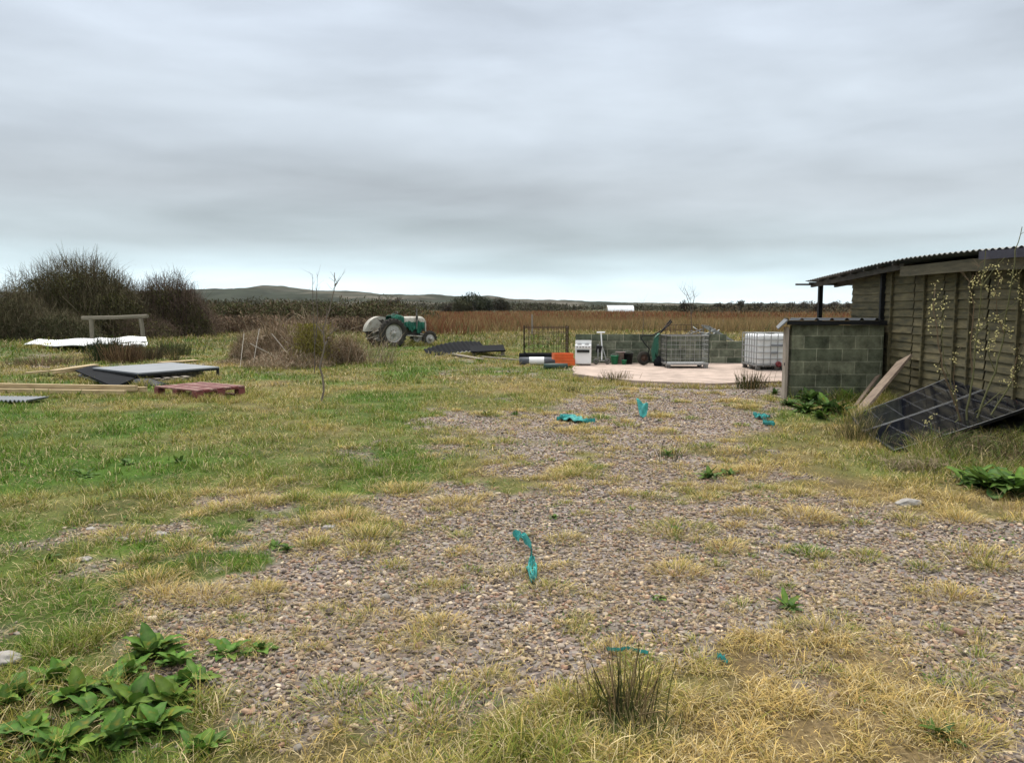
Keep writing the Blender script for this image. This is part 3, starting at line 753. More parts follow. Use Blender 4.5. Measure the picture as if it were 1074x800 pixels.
# dead brush heap and its sapling
DB = [(.33, .24, .16), (.27, .175, .11), (.52, .43, .31), (.17, .115, .075), (.16, .14, .08)]
def heap():
    spec = [(290, 22.5, 30, 335, 7500), (325, 21.8, 30, 333, 8000), (262, 23.2, 22, 345, 4200), (362, 22.4, 20, 352, 4600), (300, 20.6, 46, 366, 5200), (240, 22, 18, 375, 1500)]
    t = thing('brush_heap', (G(312, 395).x, 22, 0), 0, 'heap of dead brown bramble stems and dry bracken left of the tractor', 'brush heap')
    B = Buf(); ox = t.location.x
    for px, Y, half, top, n in spec:
        p = AT(px, 323, Y); rx = half / 800 * Y; h = EYE - (top - 323) / 800 * Y
        az = rng.uniform(0, 6.28, n); r_ = rng.uniform(0, 1, n) ** .5
        base = np.stack([p.x - ox + np.cos(az) * r_ * rx, Y - 22 + np.sin(az) * r_ * rx * .8, rng.uniform(0, .9, n) * h * (1 - .8 * r_ ** 2)], -1)
        P = arcs(base, rng.uniform(0, 6.28, n), rng.uniform(.1, 1.45, n), rng.uniform(.15, .6, n) * h * (1.15 - .5 * r_), rng.uniform(-.3, 1.6, n), 5)
        P[..., 2] = np.maximum(P[..., 2], .01)
        C = np.array(DB)[rng.integers(0, 5, n)] * rng.uniform(.6, 1.3, (n, 1))
        ribbons(B, P, rng.uniform(.004, .012, n)[:, None] * np.array([[1, .9, .8, .6, .3]]), C)
    n = 420; i = rng.uniform(-1, 1, n); base = np.stack([i * 1.6, rng.uniform(-.6, .8, n), np.zeros(n)], -1)
    P = arcs(base, rng.uniform(0, 6.28, n), rng.uniform(.8, 1.5, n), rng.uniform(.7, 1.65, n) * (1 - .35 * np.abs(i)), rng.uniform(-.2, 1.7, n), 6)
    tubes(B, P, np.linspace(1, .4, 6)[None] * rng.uniform(.003, .006, (n, 1)), np.array(DB)[rng.integers(0, 5, n)] * rng.uniform(.6, 1.1, (n, 1)), 3)
    link('stems', B.mesh('stems', TWIG), t)
    # bleached straight canes leaning across
    B = Buf(); cn = []
    for a, b in (((285, 350), (313, 387)), ((262, 360), (320, 392)), ((300, 358), (333, 381)), ((256, 350), (252, 385)), ((272, 345), (266, 380)), ((290, 372), (330, 390))):
        A = AT(*a, 21.6); C_ = AT(*b, 20.8); cn.append([(A.x - ox, A.y - 22, A.z), ((A.x + C_.x) / 2 - ox, (A.y + C_.y) / 2 - 22, (A.z + C_.z) / 2 + .03), (C_.x - ox, C_.y - 22, C_.z)])
    tubes(B, np.array(cn), np.full((len(cn), 3), .008), np.full((len(cn), 3), .42) * [1, .93, .8], 5)
    link('cane', B.mesh('cane', TWIG), t)
    # olive live growth
    B = Buf(); n = 2600; c = AT(326, 360, 20.9)
    base = np.stack([c.x - ox + rng.normal(0, .28, n), c.y - 22 + rng.normal(0, .25, n), rng.uniform(.02, 1.15, n)], -1)
    P = arcs(base, rng.uniform(0, 6.28, n), rng.uniform(.2, 1.5, n), rng.uniform(.04, .12, n), rng.uniform(0, 1, n), 3)
    ribbons(B, P, .022 * np.array([[.5, 1, .2]]) * np.ones((n, 1)), np.array([.17, .15, .03]) * rng.uniform(.5, 1.3, (n, 1)))
    link('leaves', B.mesh('leaves', LEAF), t)
heap()
def polystem(B, pix, Y, r0, r1, c, off=(0, 0, 0), twigs=0, tl=.25, rs=None):
    pts = np.array([AT(x, y, Y + (q[2] if len(q) > 2 else 0)) for q in pix for x, y in [q[:2]]]) - np.array(off)
    # smooth subdivide
    t = np.linspace(0, len(pts) - 1, len(pts) * 3 - 2); i = np.clip(t.astype(int), 0, len(pts) - 2); f = (t - i)[:, None]
    P = pts[i] * (1 - f) + pts[i + 1] * f; P[1:-1] += rng.normal(0, r0 * .4, P[1:-1].shape)
    tubes(B, P[None], np.linspace(r0, r1, len(P))[None], np.array([c]), 6)
    for k in range(twigs):
        j = rng.integers(len(P) // 3, len(P)); az = rng.uniform(0, 6.28)
        Q = arcs(P[j][None], np.array([az]), rng.uniform(.4, 1.3, 1), np.array([tl * rng.uniform(.4, 1.2)]), rng.uniform(-.4, .3, 1), 4)
        tubes(B, Q, np.linspace(1, .4, 4)[None] * max(r1 * .6, .003), np.array([c]), 4)
    return P
def sapling(label, base, stems, Y, cat='sapling', r=.02, c=(.11, .09, .08), twigs=10, tl=.3):
    b = G(*base); t = thing('sapling', (b.x, Y, gz(b.x, Y)), 0, label, cat); off = t.location
    B = Buf()
    for s in stems: polystem(B, s, Y, r, r * .3, c, off, twigs, tl)
    link('stem', B.mesh('stem', TWIG), t); return t
Ys = G(337, 421).y
sapling('bare leaning sapling with a broken tip beside the dead brush heap', (337, 421),
        [[(337, 421), (340, 405), (336, 385), (341, 362), (339, 345), (345, 325), (350, 308), (351, 300), (351, 286)], [(341, 362), (346, 350), (352, 346)], [(351, 300), (354, 296)], [(339, 350), (333, 342)]], Ys, r=.019, twigs=7, c=(.17, .14, .115), tl=.28)
sapling('pair of thin bare stems standing left of the leaning sapling', (330, 396), [[(330, 396), (330, 370), (329, 345), (328, 320), (328, 300), (328, 288)], [(331, 360), (333, 330), (332, 305), (333, 290)]], 18.5, r=.012, twigs=14, tl=.3)
sapling('thin bare sapling rising above the wire cage', (726, 352), [[(726, 352), (725, 335), (724, 315), (718, 302)], [(725, 330), (728, 312), (727, 304)], [(724, 322), (720, 310), (714, 304)]], 30, r=.016, twigs=14, tl=.5)
sapling('thin bare sapling on the moor behind the cooker', (674, 352), [[(674, 352), (675, 335), (674, 318)]], 40, r=.02, twigs=8, tl=.6)
def post(label, px, yb, yt, Y, r, c=(.3, .27, .22), name='fence_post'):
    b = AT(px, 323, Y); h = EYE - (yt - 323) / 800 * Y
    o = MB().tube([(0, 0, -.05), (.01, 0, h * .5), (0, .01, h), (0, .01, h + .015)], [r, r, r * .92, r * .5], 8).build(name, mat('post_wood', c, .9, vary=.3, stretch=(6, 6, 1)), None)
    o.location = (b.x, Y, gz(b.x, Y)); tag(o, label, 'post'); return o
post('slim pale post in the reeds behind the rusty mesh cage', 558, 350, 330, 45, .05)
post('short weathered post in the reeds right of the scrap heap', 759, 345, 335, 70, .1)
# ------------------------------------------------------------------ materials
WOODY = dict(rough=.85, stretch=(1.2, 14, 14), scale=3)
M_ = {
 'pale_timber': mat('pale_timber', (.50, .39, .22), .8, vary=.2, c2=(.26, .18, .09), stretch=(1, 9, 9), scale=2.5),
 'old_timber': mat('old_timber', (.33, .29, .23), .9, c2=(.17, .14, .11), stretch=(1, 12, 12), scale=3, bump=.4),
 'red_paint': mat('red_paint', (.20, .05, .045), .75, c2=(.10, .03, .028), scale=9),
 'red_worn': mat('red_worn', (.34, .23, .19), .85, c2=(.16, .06, .05), scale=5, stretch=(1, 6, 6), thr=(.44, .62)),
 'grey_sheet': mat('grey_sheet', (.22, .235, .25), .6, spec=.3, vary=.12, scale=2),
 'black_sheet': mat('black_sheet', (.012, .013, .015), .85, spec=.08, vary=.3, scale=4),
 'black_steel': mat('black_steel', (.016, .017, .018), .6, spec=.2, vary=.3),
 'white_sheet': mat('white_sheet', (.78, .79, .78), .5, c2=(.55, .56, .54), scale=1.5, thr=(.25, .5)),
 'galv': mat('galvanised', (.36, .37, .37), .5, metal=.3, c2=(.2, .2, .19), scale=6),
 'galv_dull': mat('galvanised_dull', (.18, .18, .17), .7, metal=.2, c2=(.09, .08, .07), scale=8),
 'rust': mat('rusty_steel', (.10, .055, .035), .9, c2=(.045, .03, .022), scale=14),
 'tyre': mat('tyre_rubber', (.022, .021, .02), .9, spec=.15, c2=(.06, .055, .045), scale=5),
 'rim': mat('wheel_rim', (.46, .46, .44), .6, c2=(.26, .24, .21), scale=9),
 'tractor_grey': mat('tractor_cream', (.40, .385, .33), .65, c2=(.2, .16, .12), scale=5, thr=(.33, .52)),
 'green_paint': mat('green_tarp', (.025, .15, .095), .75, spec=.2, c2=(.008, .04, .03), scale=5),
 'engine': mat('engine_iron', (.06, .055, .05), .7, c2=(.025, .022, .02), scale=10),
 'orange': mat('orange_plastic', (.75, .14, .025), .5, vary=.15),
 'white_enamel': mat('white_enamel', (.80, .80, .79), .25, vary=.06, scale=3),
 'dark_glass': mat('dark_glass', (.02, .02, .022), .12, vary=.1),
 'tank_white': mat('tank_plastic', (.78, .80, .80), .4, vary=.06, scale=2),
 'green_plastic': mat('green_plastic', (.02, .22, .10), .45, vary=.2),
 'dark_green': mat('dark_green', (.03, .07, .055), .6, vary=.3),
 'barrow_green': mat('barrow_green', (.02, .15, .095), .5, c2=(.012, .08, .05), scale=6),
 'pink_grey': mat('pinkish_tub', (.36, .28, .26), .7, vary=.2),
 'blue_tarp': mat('blue_tarp', (.008, .013, .028), .6, spec=.2, vary=.3),
 'concrete': mat('slab_concrete', (.44, .34, .28), .9, c2=(.27, .21, .17), scale=2.2, bump=.4, bscale=60, thr=(.35, .6)),
 'pebble': mat('pale_stone', (.36, .34, .31), .9, c2=(.22, .2, .18), scale=12, bump=.6),
 'net': mat('turquoise_net', (.045, .42, .36), .6, c2=(.02, .25, .23), scale=30),
 'net_dark': mat('teal_cloth', (.05, .40, .37), .7, c2=(.02, .15, .14), scale=12),
}
# ------------------------------------------------------------------ red pallet
def pallet():
    A, Bc, C = G(161, 404.5, .19), G(246, 413, .19), G(271, 405.5, .19)
    ux = Vector((Bc.x - A.x, Bc.y - A.y, 0)); w = ux.length; rz = math.atan2(ux.y, ux.x)
    d = 1.0; w = 1.3
    t = thing('pallet', (A.x, A.y, gz(A.x, A.y) + .01), rz, 'dark red painted wooden pallet lying on the grass', 'pallet')
    nb = 7
    for i in range(nb):                      # deck boards run along the long side
        y = (i + .5) * d / nb
        MB().box((w / 2, y, .135 + random.uniform(-.003, .003)), (w + random.uniform(-.01, .015), .105, .02), (0, 0, random.uniform(-.006, .006))).build('deck_board', M_['red_worn'] if i % 2 == 0 else M_['red_paint'], t, bevel=.002)
    for x in (.07, w / 2, w - .07): MB().box((x, d / 2, .113), (.12, d, .02)).build('stringer_board', M_['red_paint'], t)
    for x in (.07, w / 2, w - .07):
        for y in (.07, d / 2, d - .07): MB().box((x, y, .062), (.13, .135, .078)).build('block', M_['red_paint'], t, bevel=.003)
    for y in (.07, d / 2, d - .07): MB().box((w / 2, y, .012), (w, .10, .02)).build('base_board', M_['red_paint'], t)
    t.scale = (1, 1, 1.3)
    o = MB().bar((.58, .25, .03), (.75, .32, .09), .06, .012).build('splinter', M_['pale_timber'], t); o['label'] = 'pale broken slat under the deck'
pallet()
# ------------------------------------------------------------------ beams and boards
def beam(name, a, b, w, h, label, group=None, m='pale_timber', cat='timber'):
    a, b = Vector(a), Vector(b); mid = (a + b) / 2; Ln = (b - a).length
    rz = math.atan2(b.y - a.y, b.x - a.x); ry = -math.asin((b.z - a.z) / Ln)
    o = MB().box((0, 0, 0), (Ln, w, h)).build(name, M_[m], None, bevel=.004)
    o.location = mid; o.rotation_euler = (0, ry, rz); tag(o, label, cat, group); return o
a, b = G(-60, 403, .11), G(143, 406.5, .11)
beam('timber_beam', (a.x, a.y, .10), (b.x, b.y, .10), .1, .1, 'long pale timber beam at left, nearest and topmost of the pair')
beam('timber_beam', (a.x, a.y + .13, .08), (b.x + .12, b.y + .12, .06), .1, .1, 'pale timber beam lying close behind the nearest one')
beam('timber_beam', (a.x, a.y - .13, .02), (b.x - .15, b.y - .12, .03), .09, .08, 'knotty brown edged timber sunk in the grass in front of the long pale beam')
for (p, q, w_, lb) in (((27, 391, .1), (98, 385.5, .18), .16, 'pale board lying behind the beams, under the edge of the black panel'), ((55, 389, .2), (100, 382.5, .24), .2, 'orange tinted pale board lying highest behind the beams'),
                       ((55, 391.5, .08), (82, 388.5, .12), .12, 'short pale offcut under the orange tinted board')):
    a, b = G(*p), G(*q); beam('timber_board', (a.x, a.y, p[2]), (b.x, b.y, q[2]), w_, .035, lb)
a, b = G(168, 380.5, .04), G(206, 378, .04); beam('timber_board', (a.x, a.y, .05), (b.x, b.y, .05), .3, .03, 'pale board lying behind the grey topped platform')
def polyblock(name, pix, z, th, m, label, cat, nz=.01):
    P = [G(x, y, z) for x, y in pix]; c = sum(P, Vector()) / len(P)
    t = [p - Vector((c.x, c.y, 0)) for p in P]; b = [p - Vector((0, 0, th)) for p in t]
    n = len(t); mb = MB(); mb.add(b + t, [tuple(range(n, 2 * n)), tuple(reversed(range(n)))] + [(i, (i + 1) % n, n + (i + 1) % n, n + i) for i in range(n)])
    o = mb.build(name, M_[m], None); o.location = (c.x, c.y, 0); tag(o, label, cat); return o
# platform: grey sheet on legs with slatted crate under it
def platform():
    Q = [G(97, 385.5, .26), G(145, 391, .26), G(230, 384.5, .26)]; Q.append(Q[0] + Q[2] - Q[1])
    o0 = Vector((Q[1].x, Q[1].y, 0))
    t = thing('platform', o0, 0, 'low platform with a flat grey sheet top on black legs', 'platform')
    top = [q - o0 for q in Q]; bot = [q - Vector((0, 0, .035)) for q in top]
    MB().hexa(bot, top).build('top_sheet', M_['grey_sheet'], t, bevel=.006)
    e = [b * .985 + (sum(bot, Vector()) / 4) * .015 for b in bot]
    mb = MB()
    for i in range(4): mb.bar(e[i] - Vector((0, 0, .022)), e[(i + 1) % 4] - Vector((0, 0, .022)), .04, .04)
    mb.build('frame', M_['black_steel'], t)
    for i in range(4): MB().bar(e[i] * .99 + Vector((0, 0, -.26)), e[i] * .99 + Vector((0, 0, -.04)), .05).build('leg', M_['black_steel'], t)
    # slatted side
    A, Bq = bot[1], bot[2]
    dirv = (Bq - A); inn = (bot[0] - bot[1]).normalized() * .25
    m = mat('crate_board', (.30, .27, .22), .9, vary=.3)
    MB().bar(A + dirv * .32 + inn + Vector((0, 0, -.11)), A + dirv * .86 + inn + Vector((0, 0, -.11)), .02, .16).build('side_panel', m, t)
    for k in range(9):
        p = A + dirv * (.33 + .52 * k / 8) + inn * .93; MB().bar(p + Vector((0, 0, -.19)), p + Vector((0, 0, -.04)), .022, .014).build('slat', M_['old_timber'], t)
    return t
platform()
def crate_under():
    P = AT(165, 396, 16.4); t = thing('crate', (P.x, P.y, gz(P.x, P.y)), R(40), 'grey slatted crate base lying under the grey platform', 'crate')
    for y in (-.35, 0, .35): MB().box((0, y, .045), (1.2, .09, .08)).build('runner', M_['old_timber'], t)
    for k in range(6): MB().box((-.5 + k * .2, 0, .10), (.12, .85, .02)).build('slat', M_['old_timber'], t)
crate_under()
o = polyblock('felt_board', [(79, 389.5), (97, 385.8), (150, 393), (120, 402)], .17, .03, 'black_sheet', 'black panel lying slanted against the left side of the platform', 'panel'); o.rotation_euler = (R(2), 0, 0); o.location.z += .01
o = polyblock('felt_board', [(82, 393), (98, 389), (146, 397), (119, 405)], .08, .025, 'grey_sheet', 'lower panel with a pale edge under the slanted black panel', 'panel')
def tarp():
    p = AT(150, 401, 15.75)
    mb = MB().grid(lambda a, b: ((a - .5) * .9, (b - .5) * .5, .13 * math.sin(a * 3.1) * math.sin(b * 3.1) + .012 * math.sin(a * 23 + b * 9) * math.sin(b * 13) + .02), 22, 12, .01)
    o = mb.build('tarpaulin', M_['blue_tarp'], None, True); o.location = (p.x, p.y, .0); tag(o, 'crumpled dark blue tarpaulin under the near corner of the platform', 'tarpaulin')
tarp()
def corr(name, w, l, amp, pitch, m, label, cat, loc, rot, bend=None, parent=None, th=.004):
    nu = int(w / pitch * 8)
    o = MB().grid(lambda a, b: ((a - .5) * w, (b - .5) * l, amp * math.sin(a * w / pitch * 2 * math.pi) + (bend(a, b) if bend else 0)), nu, 12, th).build(name, m, parent, True)
    o.location = loc; o.rotation_euler = rot
    if label: tag(o, label, cat)
    return o
p = G(-6, 418, .05); corr('corrugated_sheet', 1.6, .55, .02, .075, M_['grey_sheet'], 'grey corrugated sheet lying flat at the left edge', 'sheet', (p.x, p.y, .05), (0, 0, R(-4)))
# white sheets and rail
Z0 = .25
def wsheet(pix, zs, label, th=.03):
    P = [G(x, y, z) for (x, y), z in zip(pix, zs)]; c = sum(P, Vector()) / 4
    t = [p - Vector((c.x, c.y, 0)) for p in P]; b = [p - Vector((0, 0, th)) for p in t]
    mb = MB().grid(lambda a, b_: (t[0] * (1 - a) + t[1] * a) * (1 - b_) + (t[3] * (1 - a) + t[2] * a) * b_ + Vector((0, 0, .03 * math.sin(a * 9 + b_ * 2))), 20, 6, th)
    o = mb.build('white_sheet', M_['white_sheet'], None); o.location = (c.x, c.y, 0); tag(o, label, 'sheet')
wsheet([(25, 361), (88, 362.5), (112, 355), (40, 356)], [.1, .26, .36, .16], 'long white sheet ending in a point at its left, lying on the grass')
wsheet([(76, 361), (154, 358), (153, 352.5), (104, 354.5)], [.22, .42, .46, .40], 'white sheet lying on top at the right, below the timber rail')
wsheet([(112, 365), (154, 363.5), (155, 358), (120, 360)], [.08, .1, .16, .16], 'lower white sheet sticking out under the right end')
wsheet([(52, 362.3), (112, 363.6), (112, 360), (60, 359)], [.04, .08, .08, .04], 'dark edged sheet buried under the long white sheet')
def rail():
    a, b = AT(97, 362, 33), AT(151, 362, 32.4)
    t = thing('timber_rail', ((a.x + b.x) / 2, 32.7, 0), math.atan2(b.y - a.y, b.x - a.x), 'weathered timber rail on two posts behind the white sheets', 'rail')
    w = (b - a).length / 2; RW = mat('rail_wood', (.15, .13, .095), .9, c2=(.11, .1, .07), scale=4)
    MB().tube([(-w, 0, -.1), (-w, 0, 1.13)], .085, 8).build('post', RW, t); MB().tube([(w, 0, -.1), (w - .04, 0, .7), (w - .1, 0, 1.16)], .085, 8).build('post', RW, t)
    MB().tube([(-w - .45, 0, 1.17), (0, .02, 1.2), (w + .25, 0, 1.26)], .08, 9).build('crossbar', RW, t)
rail()
# ------------------------------------------------------------------ black sheets by the tractor
def black_sheets():
    a = G(456, 370, .05); b = G(500, 365.5, .3)
    c = G(478, 369, .1); rz = math.atan2(b.y - a.y, b.x - a.x)
    t = corr('roof_sheet', 2.0, 1.2, .018, .15, M_['black_sheet'], 'buckled black ribbed roof sheet, left one of two, near the tractor', 'sheet', (c.x, c.y, .10), (R(9), R(-7), R(16)), lambda u_, v_: .12 * math.sin(u_ * 3.1) + .10 * v_)
    o = corr('edge_trim', 2.0, .04, .018, .15, mat('edge_worn', (.42, .42, .4), .5, vary=.3), None, None, (0, -.63, .005), (0, 0, 0), lambda u_, v_: .12 * math.sin(u_ * 3.1), t)
    o.name = 'edge_trim'
    c = G(511, 364, .3)
    t = thing('roof_sheet', (c.x, c.y, gz(c.x, c.y)), R(5), 'flat black panel propped up beside the buckled roof sheet', 'panel')
    MB().box((0, 0, .25), (1.15, .9, .05), (R(9), R(-2), 0)).build('panel', M_['black_sheet'], t, bevel=.01)
    MB().box((.5, -.3, .1), (.12, .1, .24)).build('prop', M_['old_timber'], t)
    MB().box((-.45, -.2, .1), (.12, .1, .24)).build('prop', M_['old_timber'], t)
    a, b = G(476, 371.5, .06), G(506, 376, .05); beam('plank', (a.x, a.y, .06), (b.x, b.y, .03), .16, .04, 'pale plank on the grass in front of the black sheets', m='old_timber')
    a, b = G(505, 374, .04), G(548, 377.5, .04); beam('plank', (a.x, a.y, .04), (b.x, b.y, .03), .1, .04, 'thin grey plank running from the pale plank towards the cage', m='old_timber')
black_sheets()
# ------------------------------------------------------------------ tractor
def tractor():
    g = G(412, 359.5); Y = 31.5; gx = AT(412, 350, Y).x
    th = R(36)
    t = thing('tractor', (0, 0, 0), th, 'small vintage grey tractor with green cloth over its engine, parked on the grass', 'tractor')
    # local: +x forward, +y left; rear axle at origin
    off = Matrix.Rotation(th, 3, 'Z') @ Vector((0, -.62, 0)); t.location = (gx - off.x, Y - off.y, gz(gx, Y) - .04)
    def wheel(x, y, r, w, rimr, name='wheel', lugs=22, steer=0):
        h = bpy.data.objects.new(name, None); col.objects.link(h); h.parent = t; h.location = (x, y, r); h.rotation_euler = (0, 0, steer)
        s = w / 2
        prof = [(rimr, -s * .8), (rimr + (r - rimr) * .35, -s), (r * .93, -s * .92), (r * .985, -s * .5), (r * .985, s * .5), (r * .93, s * .92), (rimr + (r - rimr) * .35, s), (rimr, s * .8)]
        mb = MB().lathe(prof, axis='Y', k=40)
        for i in range(lugs):
            a = 2 * math.pi * i / lugs
            for q, sg in ((0, 1), (.5, -1)):
                aa = a + q * 2 * math.pi / lugs
                p = Vector((math.cos(aa) * r * .985, sg * s * .45, math.sin(aa) * r * .985))
                mb.box(p, (.045, w * .5, .05), (0, -aa, sg * .5 * 0))
        mb.build('tyre', M_['tyre'], h, False)
        sd = -1 if y < 0 else 1
        MB().lathe([(rimr, -s * .78), (rimr * .96, -s * .7), (rimr * .93, 0), (rimr * .96, s * .7), (rimr, s * .78)], axis='Y', k=40).build('rim', M_['rim'], h, True)
        dz = sd * s * .25
        MB().lathe([(rimr * .95, dz), (rimr * .8, dz + sd * .03), (rimr * .55, dz + sd * .015), (rimr * .3, dz + sd * .05), (.07 * r / .6 + .03, dz + sd * .05), (.06, dz + sd * .12), (.001, dz + sd * .13)], axis='Y', k=32).build('disc', M_['rim'], h, True)
        mb = MB()
        for i in range(8):
            a = i * math.pi / 4; mb.box((math.cos(a) * rimr * .36, dz + sd * .055, math.sin(a) * rimr * .36), (.025, .03, .025))
        mb.build('bolt', M_['engine'], h)
    wheel(0, -.62, .6, .29, .37); wheel(0, .62, .6, .29, .37)
    wheel(1.78, -.55, .33, .13, .2, lugs=16); wheel(1.78, .55, .33, .13, .2, lugs=16)
    # fenders: only shown over the far wheel in full; near one stripped
    def fender(y):
        mb = MB(); k = 16
        mb.grid(lambda a, b: (.68 * math.cos(R(15) + a * R(160)) - .02, y + (b - .5) * .34, .6 + .68 * math.sin(R(15) + a * R(160))), 18, 4, .012)
        # inner plate
        V = [(-.02, y - .17, .66)] + [(.68 * math.cos(R(15) + i / k * R(160)) - .02, y - .17, .6 + .68 * math.sin(R(15) + i / k * R(160))) for i in range(k + 1)]
        mb.add(V, [(0, i, i + 1) for i in range(1, k + 1)])
        return mb.build('fender', M_['tractor_grey'], t, True)
    fender(.60)
    MB().tube([(0, -.6, .6), (0, .6, .6)], .09, 10).build('rear_axle', M_['engine'], t)
    MB().box((.25, 0, .66), (.9, .32, .36)).box((0, 0, .62), (.45, .42, .42)).build('gearbox', M_['engine'], t, bevel=.03)
    MB().box((1.12, 0, .66), (.85, .34, .42)).box((1.1, -.19, .82), (.55, .08, .2)).build('engine', M_['engine'], t, bevel=.02)
    MB().tube([(1.75, -.55, .36), (1.72, -.3, .48), (1.7, 0, .5), (1.72, .3, .48), (1.75, .55, .36)], .045, 8).build('front_axle', M_['tractor_grey'], t)
    MB().tube([(.5, -.42, .5), (1.72, -.5, .42)], .025, 6).build('drag_link', M_['tractor_grey'], t)
    # hood: rounded top running forward with a nose
    def hood(a, b):
        x = .72 + a * 1.08; w = .23 * (1 - .12 * a) * (1 - max(0, a - .88) * 2.2); an = math.pi * b
        y = -math.cos(an) * w; z = 1.16 + math.sin(an) * .12 - max(0, a - .8) ** 2 * 2.2
        if b in (0, 1): z = 1.04 - max(0, a - .9) * .2
        return (x, y, z)
    MB().grid(hood, 14, 12, .012).build('hood', M_['tractor_grey'], t, True)
    MB().box((1.8, 0, .86), (.06, .36, .46)).box((1.835, 0, .86), (.02, .30, .38)).build('grille', M_['tractor_grey'], t, bevel=.02)
    MB().tube([(1.3, -.25, .72), (1.32, -.28, 1.0), (1.32, -.28, 1.62)], [.035, .035, .028], 8).build('exhaust_pipe', M_['galv_dull'], t)
    MB().tube([(1.32, -.28, 1.15), (1.32, -.28, 1.3)], .05, 10).build('silencer', M_['engine'], t)
    # green cloth draped over seat, dash and engine side
    rr = np.random.default_rng(5)
    def drape(x0, x1, yh, zt, zb, s):
        def fn(a, b):
            x = x0 + (x1 - x0) * a; q = (b - .5) * 2; fold = .035 * math.sin(a * 19 + s) + .03 * math.sin(a * 41 + b * 7 + s) + .02 * math.sin(b * 15 + s)
            y = yh * max(-1, min(1, q * 1.9)) + (.06 + fold) * (1 if q > 0 else -1) * max(0, abs(q) - .5) * 2
            hem = .10 * math.sin(a * 8 + s) ; z = zt - max(0, abs(q) - .5) * 2 * (zt - zb + hem) - .04 * (abs(q) < .5) * math.sin(a * 9) + fold * .6
            return (x, y, z)
        return MB().grid(fn, 34, 22, .01)
    mb = drape(.12, .72, .26, 1.32, .78, 0); mb.build('green_cloth', M_['green_paint'], t, True)
    mb = drape(.66, 1.2, .25, 1.06, .72, 2); mb.build('green_cloth', M_['green_paint'], t, True)
    mb = drape(1.15, 1.7, .24, 1.03, .66, 4); mb.build('green_cloth', M_['green_paint'], t, True)
    ring = [(.42 + .2 * math.cos(a) * .5, .2 * math.sin(a), 1.4 + .2 * math.cos(a) * .35) for a in [i * math.pi / 8 for i in range(17)]]
    MB().tube(ring, .014, 6, False).tube([(.42, 0, 1.4), (.6, 0, 1.15)], .016, 6).build('steering_wheel', M_['engine'], t)
    MB().grid(lambda a, b: (-.25 + a * .42, (b - .5) * .44, .98 + .1 * (2 * a - 1) ** 2 * (a < .5) * 1.6 + .05 * (2 * b - 1) ** 2), 10, 10, .02).tube([(-.05, 0, .98), (.05, 0, .8)], .04, 8).build('seat', M_['engine'], t, True)
    for s in (-.3, .3): MB().bar((-.1, s, .5), (-.75, s * 1.3, .35), .05, .03).build('lift_arm', M_['tractor_grey'], t)
    MB().bar((-.05, 0, .85), (-.6, 0, .6), .04, .04).build('top_link', M_['tractor_grey'], t)
tractor()
# ------------------------------------------------------------------ concrete slab and what stands there
def slab():
    c = sum(SLAB, Vector()) / len(SLAB); P = []
    n = len(SLAB)
    for i in range(n):
        a, b = SLAB[i], SLAB[(i + 1) % n]
        for k in range(14):
            f = k / 14; p = a * (1 - f) + b * f; q = (p - c) * (1 + (vn(p.x * 2.1, p.y * 2.1, 3) - .5) * .06) + c
            P.append(Vector((float(q.x) - c.x, float(q.y) - c.y, 0)))
    z = .055; m = len(P)
    mb = MB().add([p + Vector((0, 0, -.1)) for p in P] + [p + Vector((0, 0, z)) for p in P], [tuple(range(m, 2 * m))] + [(i, (i + 1) % m, m + (i + 1) % m, m + i) for i in range(m)])
    mm, t, b = node_mat('slab'); 
    o = mb.build('concrete_slab', M_['concrete'], None); o.location = (c.x, c.y, 0); tag(o, kind='structure')
slab()
ZS = .055
